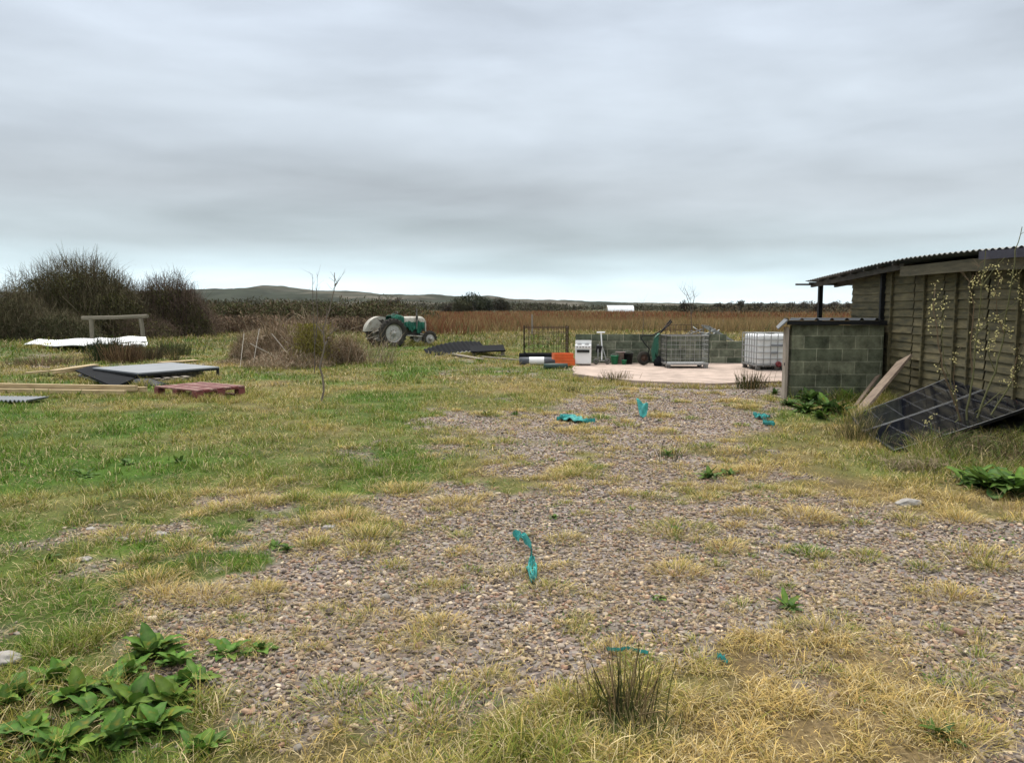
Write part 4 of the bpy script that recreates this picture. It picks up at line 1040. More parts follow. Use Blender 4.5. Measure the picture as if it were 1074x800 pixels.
# block walls
def block_mat(name, c1, c2, mort, axis='XZ', off=(0, 0, 0)):
    m, t, b = node_mat(name); tcn = t.nodes.new('ShaderNodeTexCoord'); sp = t.nodes.new('ShaderNodeSeparateXYZ'); cb = t.nodes.new('ShaderNodeCombineXYZ')
    t.links.new(tcn.outputs['Object'], sp.inputs[0])
    ad = t.nodes.new('ShaderNodeMath'); ad.operation = 'ADD'; t.links.new(sp.outputs['X'], ad.inputs[0]); t.links.new(sp.outputs['Y'], ad.inputs[1])
    t.links.new(ad.outputs[0], cb.inputs[0]); t.links.new(sp.outputs['Z'], cb.inputs[1])
    nz = t.nodes.new('ShaderNodeTexNoise'); nz.inputs['Scale'].default_value = 7; t.links.new(tcn.outputs['Object'], nz.inputs['Vector'])
    wob = t.nodes.new('ShaderNodeVectorMath'); wob.operation = 'MULTIPLY_ADD'; t.links.new(nz.outputs['Color'], wob.inputs[0]); wob.inputs[1].default_value = (.018, .018, 0); t.links.new(cb.outputs[0], wob.inputs[2])
    br = t.nodes.new('ShaderNodeTexBrick'); t.links.new(wob.outputs[0], br.inputs['Vector']); br.inputs['Scale'].default_value = 1
    br.inputs['Brick Width'].default_value = .45; br.inputs['Row Height'].default_value = .225; br.inputs['Mortar Size'].default_value = .008; br.inputs['Mortar Smooth'].default_value = .3
    br.inputs['Color1'].default_value = (*c1, 1); br.inputs['Color2'].default_value = (*c2, 1); br.inputs['Mortar'].default_value = (*mort, 1); br.inputs['Bias'].default_value = -.1
    n2 = t.nodes.new('ShaderNodeTexNoise'); n2.inputs['Scale'].default_value = 3.2; n2.inputs['Detail'].default_value = 10; n2.inputs['Roughness'].default_value = .7; t.links.new(tcn.outputs['Object'], n2.inputs['Vector'])
    rp = t.nodes.new('ShaderNodeMapRange'); t.links.new(n2.outputs['Fac'], rp.inputs[0]); rp.inputs[1].default_value = .3; rp.inputs[2].default_value = .7; rp.inputs[3].default_value = .2; rp.inputs[4].default_value = 1.9
    sc2 = t.nodes.new('ShaderNodeVectorMath'); sc2.operation = 'SCALE'; t.links.new(br.outputs['Color'], sc2.inputs[0]); t.links.new(rp.outputs[0], sc2.inputs['Scale'])
    t.links.new(sc2.outputs[0], b.inputs['Base Color']); b.inputs['Roughness'].default_value = .95; b.inputs['Specular IOR Level'].default_value = .2
    n3 = t.nodes.new('ShaderNodeTexNoise'); n3.inputs['Scale'].default_value = 60; n3.inputs['Detail'].default_value = 5; t.links.new(tcn.outputs['Object'], n3.inputs['Vector'])
    hm = t.nodes.new('ShaderNodeMath'); hm.operation = 'SUBTRACT'; t.links.new(n3.outputs['Fac'], hm.inputs[0]); t.links.new(br.outputs['Fac'], hm.inputs[1])
    bp = t.nodes.new('ShaderNodeBump'); bp.inputs['Strength'].default_value = .5; bp.inputs['Distance'].default_value = .012; t.links.new(hm.outputs[0], bp.inputs['Height']); t.links.new(bp.outputs[0], b.inputs['Normal'])
    return m
def low_wall():
    Y = 21.5; x0 = AT(604, 350, Y).x; x1 = AT(762, 350, Y).x; x2 = AT(789, 350, Y).x
    h1 = EYE - (350.5 - 323) / 800 * Y; h2_ = EYE - (357.5 - 323) / 800 * Y
    t = thing('block_wall', (x0, Y, 0), 0, 'low concrete block wall green with algae at the back of the slab', 'wall')
    m = block_mat('algae_block', (.07, .085, .058), (.14, .145, .105), (.27, .26, .20))
    MB().box(((x1 - x0) / 2, .05, h1 / 2 - .05), (x1 - x0, .1, h1 + .1)).build('wall', m, t)
    MB().box(((x1 - x0) + (x2 - x1) / 2 - .003, .052, h2_ / 2 - .05), (x2 - x1, .1, h2_ + .1)).build('lower_wall', m, t)
low_wall()
def cooker():
    p = AT(611.5, 380, 20.6); k = .45
    t = thing('cooker', (p.x, p.y, ZS), R(-6), 'small white cooker with black oven window standing on the slab', 'cooker')
    w, d, h = .44, .45, .52
    MB().box((0, d / 2, h / 2 + .03), (w, d, h)).build('body', M_['white_enamel'], t, bevel=.01)
    MB().box((0, -.012, .23), (w - .02, .02, .36)).build('door', M_['white_enamel'], t, bevel=.006)
    MB().box((0, -.026, .385), (w - .10, .012, .07)).build('window', M_['dark_glass'], t)
    MB().tube([(-w * .38, -.05, .335), (w * .38, -.05, .335)], .008, 6).build('handle', M_['galv'], t)
    MB().box((0, -.01, .485), (w - .01, .02, .09)).build('control_panel', M_['white_enamel'], t, bevel=.004)
    for i in range(5): MB().lathe([(.016, 0), (.016, -.03), (.001, -.03)], (-.16 + i * .08, -.02, .495), 'Y', 12).build('knob', M_['engine'], t)
    MB().box((0, d - .02, h + .085), (w, .03, .11)).build('back_guard', M_['white_enamel'], t, bevel=.006)
    for sx in (-1, 1):
        for y in (.12, .33): MB().lathe([(.06, 0), (.06, .012), (.03, .016), (.001, .016)], (sx * .1, y, h + .032), 'Z', 16).build('hob_ring', M_['engine'], t)
        for y in (.04, d - .05): MB().box((sx * (w / 2 - .04), y, .015), (.04, .04, .03)).build('foot', M_['engine'], t)
cooker()
def mesh_cage():
    Y = 22.6; xl = AT(550, 350, Y).x; xr = AT(596, 350, Y).x; w = xr - xl; d = .95; h = EYE - (342 - 323) / 800 * Y
    t = thing('mesh_cage', ((xl + xr) / 2, Y, gz(xl, Y)), 0, 'open cage of rusty brown steel mesh standing on the grass left of the cooker', 'cage')
    def panel(a, b, nv, nh, name='mesh_panel', hh=h):
        a, b = Vector(a), Vector(b); mb = MB()
        for i in range(nv + 1):
            p = a.lerp(b, i / nv); r = .014 if i in (0, nv) else .006; mb.tube([p, p + Vector((0, 0, hh - (.0 if i in (0, nv) else .03 * (i % 2))))], r, 5)
        for j in range(nh + 1):
            z = .05 + (hh - .1) * j / nh; mb.tube([a + Vector((0, 0, z)), b + Vector((0, 0, z))], .009 if j in (0, nh) else .006, 5)
        mb.build(name, M_['rust'], t)
    panel((-w / 2, 0, 0), (w / 2, 0, 0), 9, 6, hh=h * .99); panel((-w / 2, d, 0), (w / 2, d, 0), 9, 6); panel((-w / 2, 0, 0), (-w / 2, d, 0), 5, 6); panel((w / 2, 0, 0), (w / 2, d, 0), 5, 6)
mesh_cage()
def rolls():
    p = G(567, 379, .1); m = mat('felt_roll', (.10, .11, .13), .7, vary=.3)
    t = thing('felt_roll', (p.x, p.y, gz(p.x, p.y)), R(-3), 'dark grey roll with a white paper band lying before the rusty cage', 'roll')
    MB().lathe([(.02, -.6), (.11, -.6), (.115, 0), (.11, .5), (.02, .5)], (0, 0, .1), 'X', 20).build('roll', m, t, True)
    MB().lathe([(.119, -.32), (.12, .1)], (0, 0, .1), 'X', 20).build('paper_band', M_['white_enamel'], t, True)
    p = G(583, 384, .07); t = thing('felt_roll', (p.x, p.y - .1, gz(p.x, p.y)), R(5), 'short dark green roll lying in front of the orange trays', 'roll')
    MB().lathe([(.02, -.32), (.075, -.32), (.08, 0), (.075, .3), (.02, .3)], (0, 0, .07), 'X', 16).build('roll', M_['dark_green'], t, True)
    p = G(570, 376.5, .1); t = thing('pipe', (p.x, p.y, gz(p.x, p.y) + .02), R(-2), 'black plastic pipe lying behind the grey roll at the cage foot', 'pipe')
    MB().lathe([(.07, -.72), (.09, -.72), (.09, .7), (.07, .7), (.07, -.72)], (0, 0, .16), 'X', 18).build('pipe_wall', M_['black_sheet'], t, True)
    p = G(549.5, 380); t = thing('black_drum_lid', (p.x, p.y, gz(p.x, p.y)), 0, 'black round lid standing on edge at the left foot of the rusty cage', 'lid')
    MB().lathe([(.001, 0), (.15, 0), (.15, .04), (.13, .05), (.001, .05)], (0, 0, .15), 'X', 20).build('disc', M_['black_sheet'], t, True)
rolls()
def trays():
    for (px, py, z, rz, lb) in ((594.5, 380.5, .05, -8, 'lower orange plastic tray standing beside the cooker'), (590, 377.5, .14, 10, 'upper orange plastic tray tilted on the lower one, nearest the rusty cage')):
        p = AT(593 if z < .1 else 590, 380, 20.75 if z < .1 else 20.85); t = thing('plastic_tray', (p.x, p.y, z + (.06 if z > .1 else 0)), R(rz), lb, 'tray')
        w, d, h = .52, .34, .17
        for sy in (-1, 1): MB().bar((-w / 2, sy * d / 2, h / 2), (w / 2, sy * d / 2, h / 2), .012, h).build('side', M_['orange'], t)
        for sx in (-1, 1): MB().bar((sx * w / 2, -d / 2 + .01, h / 2), (sx * w / 2, d / 2 - .01, h / 2), .012, h * .98).build('side', M_['orange'], t)
        MB().box((0, 0, .006), (w - .02, d - .02, .01)).build('base', M_['orange'], t)
        MB().bar((-w / 2 - .01, -d / 2 - .012, h - .015), (w / 2 + .01, -d / 2 - .012, h - .015), .014, .028).bar((-w / 2 - .01, -d / 2 - .01, .06), (w / 2 + .01, -d / 2 - .01, .06), .01, .012).build('rim', M_['orange'], t)
trays()
def trolley():
    p = AT(632, 380, 20.9); t = thing('hand_trolley', (p.x, p.y, ZS), R(8), 'folded trolley with white T handle leaning at the block wall', 'trolley')
    MB().tube([(.0, .1, .12), (.04, .25, .5), (.03, .32, .86)], .018, 7).build('pole', M_['white_enamel'], t)
    MB().tube([(-.09, .32, .87), (.14, .32, .87)], .022, 7).build('handle', M_['white_enamel'], t)
    MB().box((-.06, .2, .42), (.16, .1, .2), (.2, .1, 0)).build('bag', M_['black_steel'], t, bevel=.03)
    MB().tube([(-.12, .05, .1), (-.08, .2, .55)], .012, 6).tube([(.12, .05, .1), (.04, .2, .5)], .012, 6).tube([(-.16, .05, .1), (.16, .05, .1)], .012, 6).build('frame', M_['galv'], t)
    for x in (-.17, .15):
        MB().lathe([(.04, -.02), (.08, -.02), (.085, 0), (.08, .02), (.04, .02), (.04, -.02)], (x, .05, .085), 'Y', 18).build('wheel', M_['galv_dull'], t, True)
trolley()
def tub(name, px, py, Y, r, h, m, label, cat, handle=True):
    p = AT(px, py, Y); t = thing(name, (p.x, Y, ZS), 0, label, cat)
    MB().lathe([(.001, .01), (r * .78, 0), (r, h), (r * 1.06, h), (r * 1.06, h - .015), (r * .97, h - .015), (r * .75, .015), (.001, .015)], k=24).build('body', M_[m], t, True)
    if handle: MB().tube([(r * math.cos(a), -.02, h - .02 + .06 * math.sin(a) + r * .5 * math.sin(a) * .3) for a in [math.pi * i / 8 for i in range(9)]], .004, 5).build('handle', M_['galv'], t)
tub('bucket', 644.5, 380, 21.0, .11, .24, 'green_plastic', 'small bright green bucket by the block wall', 'bucket')
tub('tub', 650.5, 380, 21.15, .13, .34, 'pink_grey', 'pinkish grey tub right of the green bucket', 'tub', False)
tub('bucket', 654.5, 380, 20.9, .07, .13, 'green_plastic', 'low green pot in front of the pinkish grey tub', 'pot', False)
tub('bucket', 659, 380, 21.1, .13, .3, 'black_steel', 'black bucket between the tub and the wheelbarrow', 'bucket')
def barrow():
    Y = 20.8; p = AT(683, 380, Y); t = thing('wheelbarrow', (p.x, Y, ZS), 0, 'green wheelbarrow standing up on its nose against the block wall', 'wheelbarrow')
    def q(px, py, dy=0): a = AT(px, py, Y + dy); return (a.x - p.x, dy, a.z - ZS)
    w = bpy.data.objects.new('wheel', None); col.objects.link(w); w.parent = t; c = q(674.5, 373.5); w.location = (c[0], -.1, .19); w.rotation_euler = (0, 0, R(12))
    mb = MB(); mb.lathe([(.10 + 0, -.035), (.14, -.045), (.18, -.03), (.19, 0), (.18, .03), (.14, .045), (.10, .035)], axis='Y', k=28).build('tyre', M_['tyre'], w, True)
    MB().lathe([(.10, -.03), (.09, 0), (.10, .03)], axis='Y', k=24).lathe([(.10, 0), (.04, -.02), (.03, -.05), (.001, -.05)], axis='Y', k=16).build('rim', M_['rust'], w, True)
    tr = [q(682, 378, .05), q(680.5, 366, .0), q(684, 354, .05), q(690, 349, .1)]; tb = [q(690.5, 380, .1), q(692.5, 366, .12), q(692.5, 354, .14), q(692.5, 350, .16)]
    def fn(a, b):
        k = a * 3; i = min(2, int(k)); f = k - i
        A = Vector(tr[i]).lerp(Vector(tr[i + 1]), f); Bv = Vector(tb[i]).lerp(Vector(tb[i + 1]), f)
        return A.lerp(Bv, b) + Vector((-.05 * math.sin(math.pi * b), -.32 + .55 * b, 0))
    MB().grid(fn, 12, 10, .006).build('tray', M_['barrow_green'], t, True)
    MB().tube([q(682, 379, -.1), q(679.5, 372, -.12), q(681, 366, -.13), q(676, 360, -.12), q(672.5, 355, -.1), q(674, 351.5, -.08), q(684, 352, -.05), q(695, 346, 0), q(703, 336, .05)], .017, 8).build('frame', M_['black_steel'], t, True)
    MB().tube([q(690, 379, .2), q(686, 366, .22), q(688, 354, .22), q(697, 345, .25), q(704, 338, .28)], .017, 8).build('frame', M_['black_steel'], t, True)
    MB().tube([q(699, 341, .02), q(703.5, 335.5, .05)], .023, 8).build('grip', M_['black_steel'], t)
    MB().tube([q(701, 342, .27), q(704.5, 337, .29)], .023, 8).build('grip', M_['black_steel'], t)
    p2 = AT(691.5, 381, 20.4); s = thing('sack', (p2.x, p2.y, ZS), 0, 'black bag slumped on the slab at the foot of the wheelbarrow', 'bag')
    MB().lathe([(.001, .0), (.13, .0), (.16, .08), (.13, .17), (.06, .22), (.05, .26), (.001, .27)], k=14).build('body', M_['black_sheet'], s, True)
barrow()
def wire_cage():
    Y = 19.6; xl = AT(699, 380, Y).x; xr = AT(743, 380, Y).x; w = xr - xl; d = .75; h = .72
    t = thing('cage_trolley', ((xl + xr) / 2, Y, ZS), 0, 'galvanised wire cage on a pallet base standing on the slab', 'cage')
    def panel(a, b, nv, nh, hh=h, m='galv', r0=.010, r1=.0038):
        a, b = Vector(a), Vector(b); mb = MB()
        for i in range(nv + 1):
            p = a.lerp(b, i / nv); mb.tube([p, p + Vector((0, 0, hh))], r0 if i in (0, nv) else r1, 5)
        for j in range(nh + 1):
            z = hh * j / nh; mb.tube([a + Vector((0, 0, z)), b + Vector((0, 0, z))], r0 if j in (0, nh) else r1, 5)
        mb.build('wire_panel', M_[m], t)
    z = .12
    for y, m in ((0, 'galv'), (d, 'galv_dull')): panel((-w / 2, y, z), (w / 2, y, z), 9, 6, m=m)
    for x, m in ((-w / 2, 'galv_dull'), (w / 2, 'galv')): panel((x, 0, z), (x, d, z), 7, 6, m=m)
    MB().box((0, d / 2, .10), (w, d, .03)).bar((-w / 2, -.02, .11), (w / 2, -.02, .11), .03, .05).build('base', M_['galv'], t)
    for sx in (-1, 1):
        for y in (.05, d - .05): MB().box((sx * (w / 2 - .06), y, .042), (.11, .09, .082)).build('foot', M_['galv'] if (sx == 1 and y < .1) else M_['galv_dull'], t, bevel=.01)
    # mesh lid tipped up at the back
    mb = MB()
    for i in range(8): mb.tube([(-w / 2 + .1 + i * w / 8, d, h + z), (-w / 2 + .15 + i * w / 8, d + .12, h + z + .26)], .006, 5)
    for j in range(3): mb.tube([(-w / 2 + .1, d + .06 * j, h + z + .13 * j), (w / 2 - .05, d + .06 * j, h + z + .13 * j)], .008, 5)
    mb.build('lid', M_['rust'], t)
wire_cage()
def scrap():
    Y = 22.6; c = AT(733, 350, Y)
    t = thing('scrap_heap', (c.x, Y, 0), 0, 'heap of grey metal bars and rods piled behind the block wall', 'scrap')
    rr = np.random.default_rng(4)
    for k in range(54):
        x = rr.uniform(-.85, .55); z = rr.uniform(.15, 1.0 - .45 * abs(x + .05)); y = rr.uniform(-.35, .45); L_ = rr.uniform(.3, .8); a = rr.normal(0, .5); az = rr.uniform(-.6, .6)
        dv = Vector((math.cos(a) * math.cos(az), math.sin(az) * math.cos(a), math.sin(a))) * L_ / 2; cc = Vector((x, y, z))
        m = ['galv', 'galv_dull', 'rust', 'white_enamel'][int(rr.choice(4, p=[.35, .33, .24, .08]))]
        MB().bar(cc - dv, cc + dv, rr.uniform(.01, .05), rr.uniform(.01, .03)).build('bar', M_[m], t)
    # sloping glazing frame on the right
    A, Bv = AT(741, 342, Y), AT(766, 357, Y)
    for k in range(4):
        dy = k * .28 - .3; MB().bar((A.x - c.x, dy, A.z), (Bv.x - c.x, dy, Bv.z), .04, .03).build('rafter', M_['galv'], t)
    for f in (.0, .5, 1):
        x = (A.x - c.x) * (1 - f) + (Bv.x - c.x) * f; z = A.z * (1 - f) + Bv.z * f
        MB().bar((x, -.34, z + .018), (x, .58, z + .018), .03, .014).build('purlin', M_['galv_dull'], t)
    for f in (.05, .95):
        x = (A.x - c.x) * (1 - f) + (Bv.x - c.x) * f; z = A.z * (1 - f) + Bv.z * f
        for dy in (-.28, .52): MB().bar((x, dy, 0), (x, dy, z), .03).build('upright', M_['galv_dull'], t)
scrap()
def ibc():
    Y = 18.9; xl = AT(793, 380, Y).x; w, d = 1.05, 1.05; h = EYE - (352 - 323) / 800 * Y - .0
    t = thing('water_tank', (xl + w / 2, Y, ZS), R(2), 'white plastic bulk tank in a galvanised cage behind the hut', 'tank')
    b0 = .13
    MB().box((0, d / 2, b0 + (h - b0 - .03) / 2), (w - .05, d - .05, h - b0 - .03)).build('tank', M_['tank_white'], t, bevel=.06)
    MB().lathe([(.1, 0), (.1, .03), (.001, .035)], (0, d / 2, h - .03), 'Z', 20).build('cap', M_['black_steel'], t)
    mb = MB()
    for j in range(6):
        z = b0 + (h - b0) * j / 5 
        mb.tube([(-w / 2, 0, z), (w / 2, 0, z), (w / 2, d, z), (-w / 2, d, z), (-w / 2, 0, z)], .011, 6)
    for i in range(7):
        f = i / 6
        for y in (-.004, d + .004): mb.tube([((f - .5) * w, y, b0 - .04), ((f - .5) * w, y, h)], .011, 6)
        for x in (-w / 2 - .004, w / 2 + .004): mb.tube([(x, f * d, b0 - .04), (x, f * d, h)], .011, 6)
    for x in (-.25, .25): mb.tube([(x, 0, h), (x, d, h)], .012, 6)
    mb.build('cage', M_['galv'], t)
    mb = MB().box((0, d / 2, .105), (w, d, .02))
    for x in (-w / 2 + .06, 0, w / 2 - .06):
        for y in (.06, d / 2, d - .06): mb.box((x, y, .05), (.1, .1, .095))
    for y in (.06, d - .06): mb.box((0, y, .012), (w, .08, .02))
    mb.build('pallet_base', M_['galv_dull'], t)
    for x, z, ww, hh in ((-.02, .62, .34, .05), (-.08, .44, .17, .05), (.3, .5, .2, .16)):
        MB().box((x, -.02, z), (ww, .006, hh)).build('plate', M_['grey_sheet'], t)
    MB().lathe([(.07, 0), (.07, -.06), (.05, -.09), (.001, -.09)], (.02, -.0, .16), 'Y', 16).build('outlet_valve', mat('red_valve', (.22, .03, .035), .5), t)
ibc()
# ------------------------------------------------------------------ blockwork hut
def hut():
    x0 = AT(829, 400, 13.35).x; x1 = 6.50; Y = 13.35; h = EYE - (341 - 323) / 800 * Y; D = 1.9
    t = thing('block_hut', (x0, Y, 0), 0, 'low concrete block hut with black ribbed roof and timber door frame', 'hut')
    m = block_mat('dark_block', (.09, .10, .066), (.18, .185, .125), (.24, .24, .17))
    hb = h + .1
    MB().box(((x1 - x0) / 2, .05, hb / 2 - .1), (x1 - x0, .1, hb)).build('front_wall', m, t)
    SH = .37; x2 = SH * D
    MB().box(((x1 - x0 + x2) / 2, D, hb / 2 - .1), (x1 - x0 - x2, .1, hb)).build('back_wall', m, t)
    MB().bar((.05 + SH * 1.0, 1.0, hb / 2 - .1), (.05 + SH * (D - .06), D - .06, hb / 2 - .1), .1, hb).build('side_wall', m, t)
    MB().bar((-.085, .05, -.1), (-.085, .05, h - .03), .15, .05, up=(1, 0, 0)).build('door_post', mat('post_grey', (.40, .34, .28), .85, c2=(.24, .2, .16), stretch=(8, 8, 1), scale=3, bump=.3), t, bevel=.004)
    MB().bar((-.01, .12, h * .48), (-.01 + SH * .85, .98, h * .48), .03, h * .9).build('door', M_['old_timber'], t)
    MB().box((-.09, .015, .62), (.05, .03, .05)).build('latch', M_['black_steel'], t)
    SH = .37
    # roof: trapezoid ribs running away from the viewer, fascia in front
    rm = mat('black_roof', (.022, .026, .03), .5, spec=.3, vary=.3)
    zr = h + .09; xl = -.13; wR = x1 - x0 - xl + .02
    def rf(a, b):
        x = xl + a * wR; ph = (x % .26) / .26; rib = .035 * max(0, min(1, min((ph - .35) / .08, (.65 - ph) / .08)))
        return (x + (SH * b * D * (1 - a) if 1 else 0), -.09 + b * (D + .25), zr + rib - .02 * b)
    MB().grid(rf, int(wR / .26 * 20), 2, .006).build('roof', rm, t)
    MB().box((xl + wR / 2, -.075, zr - .045), (wR - .02, .025, .07)).build('fascia', M_['black_steel'], t)
    # side flap folded down on the left
    MB().hexa([(xl - .16, -.13, zr - .16), (xl - .16 + SH * D, D + .1, zr - .17), (xl + SH * D, D + .1, zr - .01), (xl, -.13, zr - .02)], [(xl - .165, -.13, zr - .148), (xl - .165 + SH * D, D + .1, zr - .158), (xl + SH * D, D + .1, zr + .01), (xl + .0, -.13, zr + .012)]).build('roof_flap', mat('flap_metal', (.16, .165, .17), .5, vary=.3), t)
hut()
# ------------------------------------------------------------------ timber shed
def shed():
    t = thing('timber_shed', (wall_x(11), 11, 0), 0, 'long green stained timber shed of overlapping boards with a sagging corrugated roof', 'shed')
    ox, oy = wall_x(11), 11
    def WP(d, z, out=0): return Vector((wall_x(d) - out - ox, d - oy, z))
    bm_ = mat('shed_board', (.135, .112, .052), .9, c2=(.036, .034, .018), scale=2.4, stretch=(5, 1, 7), bump=.5, bscale=22)
    bm2 = mat('shed_board_pale', (.18, .148, .075), .9, c2=(.05, .046, .026), scale=2.4, stretch=(5, 1, 7), bump=.5, bscale=22)
    dark = mat('shed_inside', (.02, .018, .014), .95)
    DS = [17.0, 16, 15, 14, 13, 12, 11, 10, 9.4, 8.4, 7.4, 6.4]; HS = [.575, .62, .66, .70, .735, .755, .745, .725, .705, .68, .66, .64]
    def eave(d): return EYE + float(np.interp(d, DS[::-1], HS[::-1]))
    joints = [15.2, 13.72, 12.45, 11.47, 10.25, 9.05, 7.8, 6.6]
    rr = np.random.default_rng(8); zt = 2.28
    for a, b in zip(joints[:-1], joints[1:]):
        z = -.05; k = 0; tilt = rr.uniform(-.012, .012)
        while z < zt - .1:
            zz = z + .155; da, db = a - .02, b + .02; wv = rr.uniform(-.004, .004); t0 = rr.uniform(-.006, .006) + tilt
            lo, hi = .030 + rr.uniform(0, .008), .010
            A0, A1, B0, B1 = WP(da, z, lo), WP(da, zz + t0, hi), WP(db, z + t0, lo), WP(db, zz, hi)
            s = Vector((.012, 0, 0))
            MB().add([A0, B0, B1, A1, A0 + s, B0 + s, B1 + s, A1 + s], [(0, 1, 2, 3), (7, 6, 5, 4), (0, 4, 5, 1), (1, 5, 6, 2), (2, 6, 7, 3), (3, 7, 4, 0)]).build('board', bm2 if rr.uniform() < .3 else bm_, t)
            z += .136; k += 1
    for d_ in (13.74, 13.25, 12.03, 11.05, 10.65, 9.5, 8.4):
        MB().bar(WP(d_, -.05, .05), WP(d_, 2.2, .05), .03, .045).build('batten', bm_, t)
    MB().bar(WP(13.62, -.05, .06), WP(13.62, 2.22, .06), .06, .08).build('corner_post', M_['black_steel'], t)
    # inner backing, end wall, back wall
    MB().hexa([WP(15.2, -.1, -.05), WP(6.6, -.1, -.05), WP(6.6, -.1, -.1), WP(15.2, -.1, -.1)], [WP(15.2, zt - .05, -.05), WP(6.6, zt - .05, -.05), WP(6.6, zt - .05, -.1), WP(15.2, zt - .05, -.1)]).build('inner_wall', dark, t)
    e0 = WP(15.2, 0, -.0)
    MB().box((e0.x + 1.7, e0.y - .03, 1.05), (3.3, .05, 2.2)).build('end_wall', bm_, t)
    MB().box((e0.x + 3.4, e0.y - 4.3, 1.05), (.06, 8.5, 2.2)).build('rear_wall', bm_, t)
    e1 = WP(6.6, 0, -.0); MB().box((e1.x + 1.85, e1.y + .03, 1.05), (3.4, .05, 2.2)).build('end_wall', bm_, t)
    # fascia under the roof from mid wall towards the viewer
    for a, b in ((12.5, 10.4), (10.4, 8.4), (8.4, 6.5)):
        MB().bar(WP(a, eave(a) - .16, .24), WP(b, eave(b) - .16, .24), .03, .16).build('fascia', mat('fascia_wood', (.135, .115, .07), .9, c2=(.055, .05, .032), stretch=(1, 1, 8), scale=3), t)
    DW = mat('dark_timber', (.07, .062, .05), .9, vary=.3)
    # purlins + rafters seen under the far end
    for out in (.22, -.3, -1.2, -2.4): MB().bar(WP(17.1, eave(17) - .075, out), WP(12.4, eave(12.4) - .075, out), .05, .09).build('purlin', DW, t)
    for d_ in np.linspace(16.9, 12.6, 8):
        MB().bar(WP(d_, eave(d_) - .035, .34), WP(d_, eave(d_) - .05, -3), .045, .035).build('rafter', DW, t)
    MB().bar(WP(16.95, eave(17) - .06, .62), WP(16.95, eave(17) - .06, -1.0), .05, .04).build('rafter', DW, t)
    # corrugated roof, ribs run across
    rm = mat('shed_roof', (.075, .085, .085), .45, metal=.2, c2=(.035, .04, .04), scale=3)
    def rf(a, b):
        d_ = 17.1 - a * 10.7; out = .36 - b * 3.9; p = WP(d_, eave(d_), out); rib = .012 * math.sin(d_ / .152 * 2 * math.pi)
        return p + Vector((0, 0, rib + .02 - .12 * b))
    MB().grid(rf, 10 * 70, 3, .007).build('roof', rm, t, True)
    # torn flashing near the viewer end
    MB().grid(lambda a, b: WP(9.9 - 3 * a, eave(9.9 - 3 * a) + .0 - .10 * b, .375 + .01 * math.sin(a * 9)), 12, 3, .004).build('flashing', mat('flashing', (.10, .095, .13), .5, vary=.2), t)
    # post of the open bay
    p = WP(17.0, 0, 0); px_ = AT(860, 320, 17).x
    MB().bar((px_ - ox, 17 - oy, -.1), (px_ - ox, 17 - oy, eave(17) - .07), .085).build('post', M_['black_steel'], t)
    MB().bar((px_ + 3.3 - ox, 17 - oy, -.1), (px_ + 3.3 - ox, 17 - oy, eave(17) - .07), .085).build('post', M_['black_steel'], t)
shed()
def lean_plank(a, b, w, th, label, m='old_timber'):
    a, b = Vector(a), Vector(b); mid = (a + b) / 2; o = MB()
    tdir = (b - a).normalized(); side = Vector((.25, .95, 0)); side = (side - tdir * side.dot(tdir)).normalized(); nrm = tdir.cross(side)
    q = lambda p, s: [p + side * sx * w / 2 * s + nrm * sy * th / 2 - mid for sx, sy in ((-1, -1), (1, -1), (1, 1), (-1, 1))]
    ob = o.hexa(q(a, 1), q(b, .95)).build('plank', mat('plank_' + label[:4], (.27, .205, .15), .9, c2=(.14, .10, .075), scale=3, stretch=(2, 2, 2), bump=.5), None, bevel=.004)
    ob.location = mid; tag(ob, label, 'plank')
A = AT(899, 431, 11.25); Bp = AT(949, 376, 12.4); lean_plank((A.x, A.y, .02), (Bp.x, Bp.y, Bp.z), .30, .04, 'wide brown weathered plank leaning against the shed wall')
A = AT(897, 425, 12.2); Bp = AT(921, 394, 13.2); lean_plank((A.x, A.y, .02), (Bp.x, Bp.y, Bp.z), .1, .03, 'thin dark plank leaning behind the wide one at the hut corner')
# ------------------------------------------------------------------ solar panels
def glass_mat():
    m, t, b = node_mat('solar_glass'); uvn = t.nodes.new('ShaderNodeUVMap'); sp = t.nodes.new('ShaderNodeSeparateXYZ'); t.links.new(uvn.outputs[0], sp.inputs[0])
    def line(sock, n, wd):
        f = t.nodes.new('ShaderNodeMath'); f.operation = 'MULTIPLY'; f.inputs[1].default_value = n; t.links.new(sock, f.inputs[0])
        g = t.nodes.new('ShaderNodeMath'); g.operation = 'FRACT'; t.links.new(f.outputs[0], g.inputs[0])
        h = t.nodes.new('ShaderNodeMath'); h.operation = 'LESS_THAN'; h.inputs[1].default_value = wd; t.links.new(g.outputs[0], h.inputs[0]); return h.outputs[0]
    l1 = line(sp.outputs['X'], 2, .012); l2 = line(sp.outputs['Y'], 6, .022)
    mx = t.nodes.new('ShaderNodeMath'); mx.operation = 'MAXIMUM'; t.links.new(l1, mx.inputs[0]); t.links.new(l2, mx.inputs[1])
    c = t.nodes.new('ShaderNodeMix'); c.data_type = 'RGBA'; t.links.new(mx.outputs[0], c.inputs[0]); c.inputs[6].default_value = (.006, .007, .011, 1); c.inputs[7].default_value = (.13, .135, .15, 1)
    t.links.new(c.outputs[2], b.inputs['Base Color'])
    nz = t.nodes.new('ShaderNodeTexNoise'); nz.inputs['Scale'].default_value = 5; nz.inputs['Detail'].default_value = 5
    mr = t.nodes.new('ShaderNodeMapRange'); t.links.new(nz.outputs['Fac'], mr.inputs[0]); mr.inputs[3].default_value = .03; mr.inputs[4].default_value = .1; t.links.new(mr.outputs[0], b.inputs['Roughness'])
    b.inputs['Specular IOR Level'].default_value = .5; b.inputs['IOR'].default_value = 1.85; return m
SG = glass_mat()
